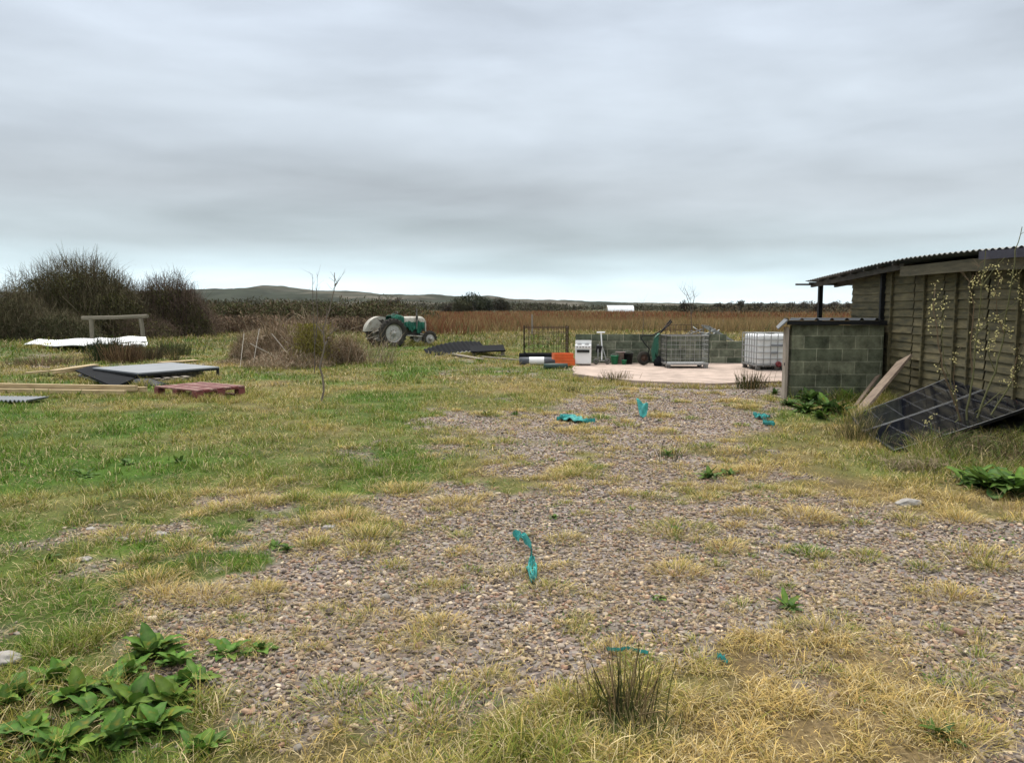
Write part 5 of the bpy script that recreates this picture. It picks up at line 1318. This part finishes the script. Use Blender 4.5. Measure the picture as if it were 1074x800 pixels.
def solar(b0, b1, t1, t0, label):
    P = [Vector(p) for p in (b0, b1, t1, t0)]; c = Vector((P[0].x, P[0].y, 0))
    t = thing('solar_panel', c, 0, label, 'solar panel'); P = [p - c for p in P]
    nrm = (P[1] - P[0]).cross(P[3] - P[0]).normalized(); nrm = nrm if nrm.z > 0 else -nrm
    fr = mat('panel_frame', (.015, .015, .017), .6, spec=.2)
    sag = lambda a, b: P[0].lerp(P[1], a).lerp(P[3].lerp(P[2], a), b) - nrm * (.014 * 4 * b * (1 - b))
    me = bpy.data.meshes.new('glass'); e = .006
    q = [sag(e, e), sag(1 - e, e), sag(1 - e, 1 - e), sag(e, 1 - e)]
    NG = 8; me.from_pydata([sag(e + (1 - 2 * e) * i / NG, e + (1 - 2 * e) * j / NG) + nrm * .006 for i in range(NG + 1) for j in range(NG + 1)], [], [(i * 9 + j, i * 9 + 9 + j, i * 9 + 10 + j, i * 9 + 1 + j) for i in range(NG) for j in range(NG)]); uv = me.uv_layers.new(name='UVMap')
    for lp in me.loops: uv.data[lp.index].uv = ((lp.vertex_index // 9) / NG, (lp.vertex_index % 9) / NG)
    me.polygons.foreach_set('use_smooth', [True] * len(me.polygons))
    me.materials.append(SG); g = link('glass', me, t)
    me.update()
    if me.polygons[0].normal.dot(nrm) < 0: me.flip_normals()
    MB().grid(lambda a, b: sag(e + (1 - 2 * e) * a, e + (1 - 2 * e) * b) - nrm * .008, 6, 6, .01).build('backing', fr, t)
    mb = MB()
    mb.bar(P[0] - nrm * .012, P[1] - nrm * .012, .016, .03, up=nrm).bar(P[2] - nrm * .012, P[3] - nrm * .012, .016, .03, up=nrm)
    for a in (0, 1):
        for k in range(8): mb.bar(sag(a, k / 8) - nrm * .012, sag(a, (k + 1) / 8) - nrm * .012, .016, .03, up=nrm)
    mb.build('frame', fr, t)
    for a in (0, 1):
        e2 = MB()
        for k in range(8): e2.bar(sag(a, k / 8) + nrm * .009, sag(a, (k + 1) / 8) + nrm * .009, .008, .004, up=nrm)
        e2.build('edge_trim', M_['galv'], t)
def at_z(px, py, z): return G(px, py, z)
B0, B1, B2 = at_z(893, 436, .06), at_z(905, 452, .05), at_z(938, 472.5, .03)
T0 = at_z(993, 397, .56); T1 = at_z(1030, 409, .50); T2 = at_z(1088, 424, .45)
T1b = T1 + Vector((-.0, -.02, .0)); 
solar(B0, B1 + (B0 - B1) * .0, T1, T0, 'black solar panel lying against the shed, the far one')
solar(B1 + Vector((.015, -.02, .0)), B2, T2, T1 + Vector((.01, -.025, 0)), 'black solar panel lying against the shed, the near one with a bright lower corner')
# a further stack behind and beneath
def stack():
    c = (T1 + T2) / 2
    t = thing('solar_panel', (c.x - .5, c.y, 0), 0, 'dark panel lying low underneath the near solar panel', 'solar panel')
    off = Vector((0, 0, -.2))
    P = [B1.lerp(T1, .25), B2.lerp(T2, .2), B2.lerp(T2, .98), B1.lerp(T1, .98)]; P = [p + off - t.location for p in P]
    MB().hexa([p - Vector((0, 0, .04)) for p in P], P).build('frame', M_['black_steel'], t)
    for f in (.3, .8):
        p = B2.lerp(T2, f) - t.location; MB().box((p.x, p.y + .15, (p.z - .16) / 2), (.1, .1, max(p.z - .16, .05))).build('support_block', M_['black_steel'], t)
stack()
# ------------------------------------------------------------------ catkin willow
def willow():
    b = G(1012, 462); Y = b.y - .1; t = thing('willow_shrub', (b.x, Y, gz(b.x, Y)), 0, 'young willow with pale yellow catkins growing in front of the solar panels', 'shrub')
    stems = [([(1011, 462), (1007, 440), (996, 408), (988, 385), (983, 350), (979, 318), (981, 297)], .012), ([(1006, 440), (1000, 412), (990, 380), (988, 350), (990, 310)], .008),
             ([(1013, 462), (1014, 430), (1020, 395), (1025, 350), (1030, 300), (1034, 262)], .013), ([(1020, 395), (1018, 360), (1022, 320), (1016, 300), (1021, 288)], .008), ([(1030, 300), (1040, 285), (1054, 270)], .006),
             ([(1014, 462), (1030, 425), (1044, 390), (1053, 350), (1060, 300), (1066, 262), (1072, 238)], .013), ([(1053, 350), (1046, 330), (1044, 305), (1050, 290)], .006), ([(1044, 390), (1036, 370), (1038, 345), (1030, 330)], .007),
             ([(1016, 462), (1040, 435), (1062, 400), (1078, 370), (1090, 330)], .012), ([(1062, 400), (1066, 375), (1078, 355)], .006), ([(1012, 458), (1024, 432), (1048, 412), (1068, 404), (1080, 395)], .008), ([(1005, 440), (985, 458), (960, 456)], .006),
             ([(1008, 452), (1003, 420), (1000, 395), (1002, 372), (1006, 367)], .006), ([(1060, 300), (1070, 285), (1082, 270)], .006), ([(1025, 350), (1038, 338), (1060, 322), (1072, 312)], .006), ([(1030, 300), (1024, 286), (1028, 276)], .005)]
    B = Buf(); tips = []
    for k, (s, r) in enumerate(stems):
        s2 = [(x, y, random.uniform(-.12, .12) * i / len(s)) for i, (x, y) in enumerate(s)]
        P = polystem(B, s2, Y, r, r * .3, (.125, .125, .06) if k % 3 else (.15, .11, .07), t.location, 3, .16); tips.append(P)
    link('stem', B.mesh('stem', TWIG), t)
    v, f = ico(1); B = Buf(); C_ = []
    cl_mul = 2
    cl = [((981, 300), (975, 348), 22), ((990, 311), (988, 342), 12), ((1036, 280), (1022, 300), 16), ((1020, 290), (1018, 318), 12), ((1032, 298), (1046, 310), 16), ((1044, 276), (1050, 300), 14), ((1020, 352), (1030, 372), 14), ((1040, 330), (1062, 350), 22),
          ((1046, 345), (1040, 372), 16), ((1036, 350), (1036, 366), 10), ((1056, 275), (1062, 300), 12), ((1066, 290), (1074, 330), 16), ((1070, 375), (1058, 402), 20), ((1030, 335), (1024, 350), 8), ((1004, 368), (1000, 380), 8), ((984, 384), (985, 392), 3), ((968, 448), (986, 432), 9), ((1000, 405), (1004, 420), 5), ((1050, 400), (1074, 405), 7), ((1060, 350), (1064, 372), 6)]
    for a, b_, n in cl:
        for k in range(n * cl_mul):
            f_ = rng.uniform(0, 1); p = AT(a[0] * (1 - f_) + b_[0] * f_ + rng.normal(0, 2.6), a[1] * (1 - f_) + b_[1] * f_ + rng.normal(0, 2.4), Y + rng.normal(0, .06)) - t.location
            d = rng.normal(size=3) + np.array([0, 0, .8]); d /= np.linalg.norm(d); s = rng.uniform(.004, .009)
            q = v * s; q = q + np.outer(q @ d, d) * rng.uniform(.3, 1.0)
            B.add(q + np.array(p), [f], np.array([.58, .52, .24]) * rng.uniform(.5, 1.2))
    link('catkins', B.mesh('catkins', TWIG), t)
willow()
# ------------------------------------------------------------------ broad leaved plants
def leaf_verts(L_, Wd, az, el, bend, K=7, fold=.25, wave=.0):
    """one ovate leaf: midrib arc with folded halves; returns verts, faces"""
    P = arcs(np.zeros((1, 3)), np.array([az]), np.array([el]), np.array([L_]), np.array([bend]), K)[0]
    t = np.linspace(0, 1, K); w = Wd * np.interp(t, [0, .18, .25, .5, .8, 1], [.06, .09, .75, 1, .55, .02]) / 2
    s = np.array([-math.sin(az), math.cos(az), 0]); up = np.array([0, 0, 1.])
    lift = w * fold + wave * np.sin(t * 16) * w
    A = P + s * w[:, None] + up * lift[:, None]; Bq = P - s * w[:, None] + up * (w * fold + wave * np.cos(t * 15) * w)[:, None]
    V = np.stack([A, P, Bq], 1).reshape(-1, 3); F = []
    for i in range(K - 1):
        for j in (0, 1): F.append((i * 3 + j, i * 3 + j + 1, i * 3 + j + 4, i * 3 + j + 3))
    return V, np.array(F)
DOCK = attr_mat('dock_leaf', .65, .15, .1, 0, 1)
def dock(x, y, n, L0, W0, label, group=None, cols=((.06, .15, .018), (.085, .19, .022), (.045, .115, .02), (.10, .17, .02)), el=(.25, 1.25), name='dock_plant', cat='plant', red=.015):
    t0 = (x, y, gz(x, y)); B = Buf()
    for k in range(n):
        az = 2.4 * k + rng.normal(0, .4); c = np.array(cols[rng.integers(0, len(cols))]) * rng.uniform(.75, 1.25)
        if rng.uniform() < red: c = np.array([.16, .06, .04])
        V, F = leaf_verts(L0 * (s_ := rng.uniform(.35, 1.15)), W0 * (.25 + .75 * s_) * rng.uniform(.75, 1.15), az, rng.uniform(*el), rng.uniform(.4, 1.5), 8, .3, .22)
        V[:, 2] = np.maximum(V[:, 2], -.0 + .004 * (k % 7)); V[:, :2] += rng.normal(0, .015, 2)
        C = np.tile(c, (len(V), 1)); C[1::3] = c * .6 + np.array([.10, .14, .05]) * .6
        B.add(V, [F], C)
    o = link(name, B.mesh(name, DOCK, True)); o.location = t0; tag(o, label, cat, group); return o
FGX = [(20, 735, 9, .15, 'dock plant low between the left edge plants'), (135, 712, 11, .15, 'dock plant hugging the left side of the tallest dock plant'), (182, 742, 10, .15, 'dock plant lying just under the centre of the leafy clump'), (185, 700, 9, .14, 'dock plant hugging the right side of the tallest dock plant'), (60, 790, 12, .16, 'dock plant filling the bottom edge right of the corner plant'), (80, 735, 10, .15, 'dock plant with broad leaves between the upright leaved one and the middle one'), (140, 745, 11, .15, 'dock plant at the very centre of the leafy clump')]
FG = FGX + [(30, 775, 12, .17, 'broad leaved dock plant at the bottom left corner'), (62, 715, 10, .15, 'dock plant with upright leaves, left edge of the leafy clump'), (110, 725, 10, .14, 'dock plant in the middle of the leafy clump, left of its tallest plant'),
      (160, 690, 18, .17, 'tallest bushy dock plant at the top of the leafy clump'), (200, 720, 10, .13, 'dock plant just below the tallest one of the leafy clump'), (238, 688, 9, .12, 'small dock plant reaching right from the leafy clump onto the gravel'),
      (270, 683, 7, .11, 'smallest outlying dock plant on the gravel right of the clump'), (118, 782, 13, .15, 'dock plant with pale veined leaves at the bottom edge'), (160, 770, 12, .16, 'long leaved dock plant at the bottom edge beside the pale veined one'),
      (210, 785, 9, .13, 'dock plant at the bottom right end of the leafy clump'), (5, 745, 8, .14, 'dock plant cut by the left edge of the picture'), (95, 752, 8, .13, 'dock plant in the left half of the leafy clump, just above its bottom row')]
for px, py, n, L0, lb in FG:
    p = G(px, py); dock(p.x, p.y, int(n * 3), L0 * .92, L0 * .44, lb, 'dock plants at the lower left', red=0)
p = G(300, 640)
MD = [(745, 500, 11, .2, 'low dark green leafy plant at the gravel edge below the turquoise scraps'), (135, 486, 7, .14, 'small leafy plant in the left grass'), (187, 486, 9, .16, 'second small leafy plant in the grass, right of its twin'), (88, 500, 10, .2, 'leafy nettle like plant at the left in tall grass'),
      (510, 436, 8, .16, 'flat leafy plant at the near end of the gravel track'), (540, 436, 7, .15, 'flat leafy plant beside the track, right neighbour'), (580, 543, 6, .1, 'small green rosette among the stones'), (710, 558, 7, .1, 'green rosette on the gravel right of centre'),
      (690, 628, 6, .09, 'small leafy weed on the gravel below centre'), (765, 498, 6, .16, 'leafy plant growing right beside the low dark green one'), (1040, 515, 20, .30, 'large dark dock plant at the right edge under the willow'), (1068, 520, 16, .28, 'dock plant cut by the right edge of the picture'), (1018, 508, 12, .24, 'dock plant left of the large dark one under the willow'),
      (852, 424, 22, .3, 'bright green leafy plant at the hut wall foot'), (870, 415, 20, .34, 'tall dark leafed plant in the middle of the hut wall'), (836, 418, 16, .22, 'leafy plant beside the hut door post'), (868, 432, 12, .32, 'plant with one big arching leaf before the hut'), (890, 420, 14, .22, 'low leafy plant at the right end of the hut wall'), (812, 414, 12, .15, 'low bright green plant left of the hut door post'),
      (300, 575, 7, .11, 'rosette of upright green leaves at the left gravel edge'), (288, 572, 6, .1, 'small green rosette touching the left gravel edge'), (48, 586, 8, .12, 'low green plant among stones at lower left'), (985, 778, 9, .12, 'dark green weed near the bottom right corner'), (826, 642, 7, .1, 'leafy weed at the foot of the lower gravel'),
      (700, 478, 6, .16, 'thin weed on the gravel track'), (845, 432, 16, .24, 'bright leafy plant in the middle of the weeds before the hut'), (858, 412, 18, .3, 'leafy plant against the hut wall between its taller neighbours'), (828, 426, 14, .2, 'leafy plant in front of the hut door post'), (880, 434, 14, .26, 'leafy plant at the right of the weeds before the hut, near the plank'), (862, 440, 12, .2, 'nearest low leafy plant of the weeds before the hut'), (768, 378, 26, .3, 'green weeds at the right end of the block wall'), (778, 382, 20, .26, 'green weeds between block wall and white tank')]
for px, py, n, L0, lb in MD:
    p = G(px, py); hb_ = 808 < px < 895 and py > 400 or px > 1010
    dock(p.x, p.y, int(n * (3.2 if hb_ else 2.2)), L0 * (1.1 if hb_ else .8), L0 * (.42 if hb_ else .3), lb, 'leafy weeds about the yard', cols=((.055, .12, .02), (.04, .09, .025), (.08, .16, .02)))
# rushes
def rush(px, py, n, h, spread, label, cols=((.07, .08, .025), (.10, .10, .03), (.04, .05, .02), (.28, .2, .1)), w=.004, name='rush_clump', bend=.35):
    p = G(px, py); B = Buf()
    base = np.stack([rng.normal(0, spread, n), rng.normal(0, spread, n), np.full(n, -.01)], -1)
    az = np.arctan2(base[:, 1], base[:, 0]) + rng.normal(0, .6, n)
    P = arcs(base, az, R(88) - np.abs(rng.normal(0, .3, n)), h * (rng.beta(2.2, 1.6, n) * .95 + .12), rng.uniform(0, bend, n), 4)
    C = np.array(cols)[rng.choice(len(cols), n)] * rng.uniform(.7, 1.3, (n, 1))
    tubes(B, P, w / 2 * rng.uniform(.7, 1.3, (n, 1)) * np.array([[1, .9, .7, .25]]), C, 3)
    o = link(name, B.mesh(name, TWIG)); o.location = (p.x, p.y, gz(p.x, p.y)); tag(o, label, 'rushes', 'clumps of dark rushes'); return o
rush(655, 752, 95, .30, .05, 'upright dark rush clump in the foreground at bottom centre', w=.0052, cols=((.06, .07, .025), (.09, .095, .03), (.04, .045, .02), (.27, .19, .10), (.2, .15, .08)))
rush(670, 775, 120, .13, .07, 'short green rush clump at the bottom, below the upright one', cols=((.06, .11, .03), (.09, .12, .03), (.25, .2, .1)), w=.0035, bend=.9)
rush(787, 408, 220, .42, .13, 'dark rush clump on the slab edge left of the hut', w=.009)
rush(645, 399, 160, .28, .14, 'low dark rush clump on the slab edge near the cooker', w=.009)
rush(897, 462, 200, .40, .12, 'rush clump in front of the far solar panel corner', cols=((.10, .10, .04), (.3, .23, .12), (.08, .09, .03)), w=.006, bend=.7)
rush(925, 468, 60, .22, .08, 'rush clump at the near lower edge of the solar panels', cols=((.10, .12, .04), (.28, .22, .12)), w=.005, bend=.7)
rush(113, 378, 420, .85, .22, 'tall dark green rush clump before the white sheets', w=.02, cols=((.035, .05, .02), (.05, .06, .025)))
rush(130, 380, 300, .68, .24, 'rusty brown rush clump beside the tall dark green one', w=.02, cols=((.14, .09, .05), (.2, .13, .07), (.09, .06, .035)))
rush(178, 373, 360, .55, .36, 'dark green rush clump right of the white sheets', w=.02, cols=((.06, .07, .03), (.09, .09, .04)))
rush(156, 377, 260, .5, .3, 'brown rush clump between the white sheets and the green clump', w=.02, cols=((.12, .09, .05), (.07, .06, .035)))
rush(45, 383, 420, .35, .6, 'low reddish dead growth behind the pale boards', w=.014, cols=((.24, .17, .10), (.16, .11, .07), (.1, .1, .04)), bend=1.2)
rush(183, 380, 60, .45, .06, 'sparse dark sprigs behind the grey platform', w=.014)
rush(615, 396, 40, .12, .08, 'tiny rush tuft at the left end of the slab', w=.009)
rush(700, 482, 40, .2, .08, 'sparse brown rush tuft on the gravel track', w=.006)
rush(602, 412, 60, .16, .08, 'small dark rush tuft in the grass before the slab', w=.009)
# brambles under the willow
def bramble(name, px, py, rx, ry, h, n, label, cols, w=.005):
    p = G(px, py); B = Buf(); base = np.stack([rng.uniform(-rx, rx, n), rng.uniform(-ry, ry, n), rng.uniform(0, .5, n) * h], -1)
    P = arcs(base, rng.uniform(0, 6.28, n), rng.uniform(0, 1.3, n), rng.uniform(.1, .4, n), rng.uniform(-.2, 2.2, n), 5); P[..., 2] = np.clip(P[..., 2], .005, h)
    ribbons(B, P, w * rng.uniform(.5, 1.4, n)[:, None] * np.array([[1, .9, .8, .6, .3]]), np.array(cols)[rng.integers(0, len(cols), n)] * rng.uniform(.6, 1.3, (n, 1)))
    o = link(name, B.mesh(name, TWIG)); o.location = (p.x, p.y, gz(p.x, p.y)); tag(o, label, 'bramble'); return o
bramble('bramble_patch', 1050, 485, .75, .6, .36, 1700, 'tangle of dark bramble stems under the willow at the right edge', [(.16, .12, .07), (.26, .2, .12), (.07, .10, .03), (.09, .12, .03), (.07, .05, .035)])
bramble('bramble_patch', 1010, 475, .3, .3, .22, 1200, 'low tangle of stems at the willow foot', [(.06, .09, .03), (.14, .11, .07), (.05, .07, .025)])
bramble('bramble_patch', 965, 492, .3, .2, .12, 500, 'small curl of dead bleached stems in the grass below the solar panels', [(.30, .24, .16), (.2, .16, .1)])
bramble('bramble_patch', 1085, 455, .5, .6, .75, 1800, 'tall reddish bramble canes at the right edge', [(.16, .08, .06), (.10, .07, .05), (.06, .08, .03)])
# ------------------------------------------------------------------ turquoise scraps, single stones
def scrap_net(pix, wd, label, z=.02, amp=.025, sd=1, rise=None):
    P = [G(x, y, z) for x, y in pix]; c = sum(P, Vector()) / len(P); c.z = 0; n = len(P) - 1; rr = np.random.default_rng(sd)
    ph = rr.uniform(0, 6, 8)
    def fn(a, b):
        k = a * n; i = min(n - 1, int(k)); f = k - i; p = P[i].lerp(P[i + 1], f) - c
        tx = (P[i + 1] - P[i]).normalized(); s = Vector((-tx.y, tx.x, 0)); q = (b - .5)
        w_ = wd * min(1, 5 * a + .2, 5 * (1 - a) + .2) * (.55 + .45 * math.sin(a * 7 + ph[0]) + .2 * math.sin(a * 17 + ph[5]))
        r_ = rise(a) if rise else 0
        return p + s * q * w_ + Vector((0, 0, abs(amp * math.sin(q * 14 + a * 11 + ph[1])) + amp * .6 * math.sin(a * 29 + q * 9 + ph[2]) + r_ * (1 - abs(q))))
    o = MB().grid(fn, 60, 14, .002).build('cloth_scrap', M_['net_dark'], None, False); o.location = (c.x, c.y, gz(c.x, c.y) + .01); tag(o, label, 'cloth scrap', 'turquoise scraps on the gravel'); return o
scrap_net([(538, 566), (548, 568), (557, 578), (558, 588), (557, 594), (559, 609)], .075, 'turquoise cloth scrap trailing downwards in the centre of the gravel', sd=2, rise=lambda a: .05 * (a < .5))
scrap_net([(636, 683.5), (648, 685), (658, 683), (670, 686), (680, 688)], .016, 'thin turquoise strip behind the foreground rush clump', sd=3, amp=.008)
scrap_net([(752, 692), (758, 696), (763, 700)], .035, 'tiny faded turquoise scrap in the dry grass at lower right', sd=4, amp=.01)
scrap_net([(584, 441), (594, 438), (603, 440), (613, 443), (624, 442)], .30, 'flat frayed turquoise scrap on the far gravel', sd=5, amp=.03)
scrap_net([(790, 435), (798, 437), (803, 439)], .2, 'pale blue scrap at the far right end of the gravel', sd=6, amp=.03)
scrap_net([(800, 443), (806, 446), (810, 445)], .15, 'second pale blue scrap beside the right grass verge', sd=7, amp=.03)
def upright_scrap():
    p = G(673, 437); Y = p.y; c = AT(673, 437, Y)
    def q(px, py, dy=0): a = AT(px, py, Y + dy); return Vector((a.x - c.x, dy, a.z + .0))
    A, B_, C_, D_ = q(667, 418, .1), q(680, 424, .12), q(678, 437, -.05), q(672, 438, -.08)
    def fn(a, b):
        p_ = A.lerp(B_, a).lerp(D_.lerp(C_, a), b); return p_ + Vector((0, -.06 * math.sin(a * 3.1) * (1 - b), .02 * math.sin(a * 9 + b * 7)))
    o = MB().grid(fn, 18, 18, .003).build('cloth_scrap', M_['net_dark'], None, True); o.location = (c.x, Y, 0); tag(o, 'turquoise cloth scrap standing upright on the far gravel', 'cloth scrap', 'turquoise scraps on the gravel')
upright_scrap()
def rock(px, py, s, label, z=.5, name='rock', flat=1):
    v, f = ico(4); d = 1 + .25 * (fbm(v[:, 0] * 2 + px, v[:, 1] * 2 + v[:, 2] * 1.7, 4) - .5) * 2
    w = v * d[:, None]
    for q in np.random.default_rng(px).normal(size=(6, 3)):
        q = q / np.linalg.norm(q); k = w @ q; w = w - np.clip(k - .7, 0, None)[:, None] * q
    w = w * np.array([s, s * .7, s * .5 * flat]); p = G(px, py)
    o = link(name, np_mesh(name, w, [f], None, M_['pebble'], True)); o.location = (p.x, p.y, gz(p.x, p.y) + s * .15); tag(o, label, 'stone')
rock(2, 698, .085, 'large pale stone at the left edge of the picture', flat=.8)
rock(953, 531, .10, 'grey broken concrete lump in the grass below the solar panels', name='concrete_lump')
for px, py, s, lb in ((128, 565, .05, 'pale stone in the left grass below the green patch'), (88, 585, .05, 'pinkish grey stone at lower left among rosettes'), (345, 553, .05, 'pale flat stone on the left gravel'), (95, 553, .04, 'small flat pale stone on the bare left ground'), (168, 560, .05, 'rounded pale stone right of its neighbour in the left grass')):
    rock(px, py, s, lb, flat=.9)
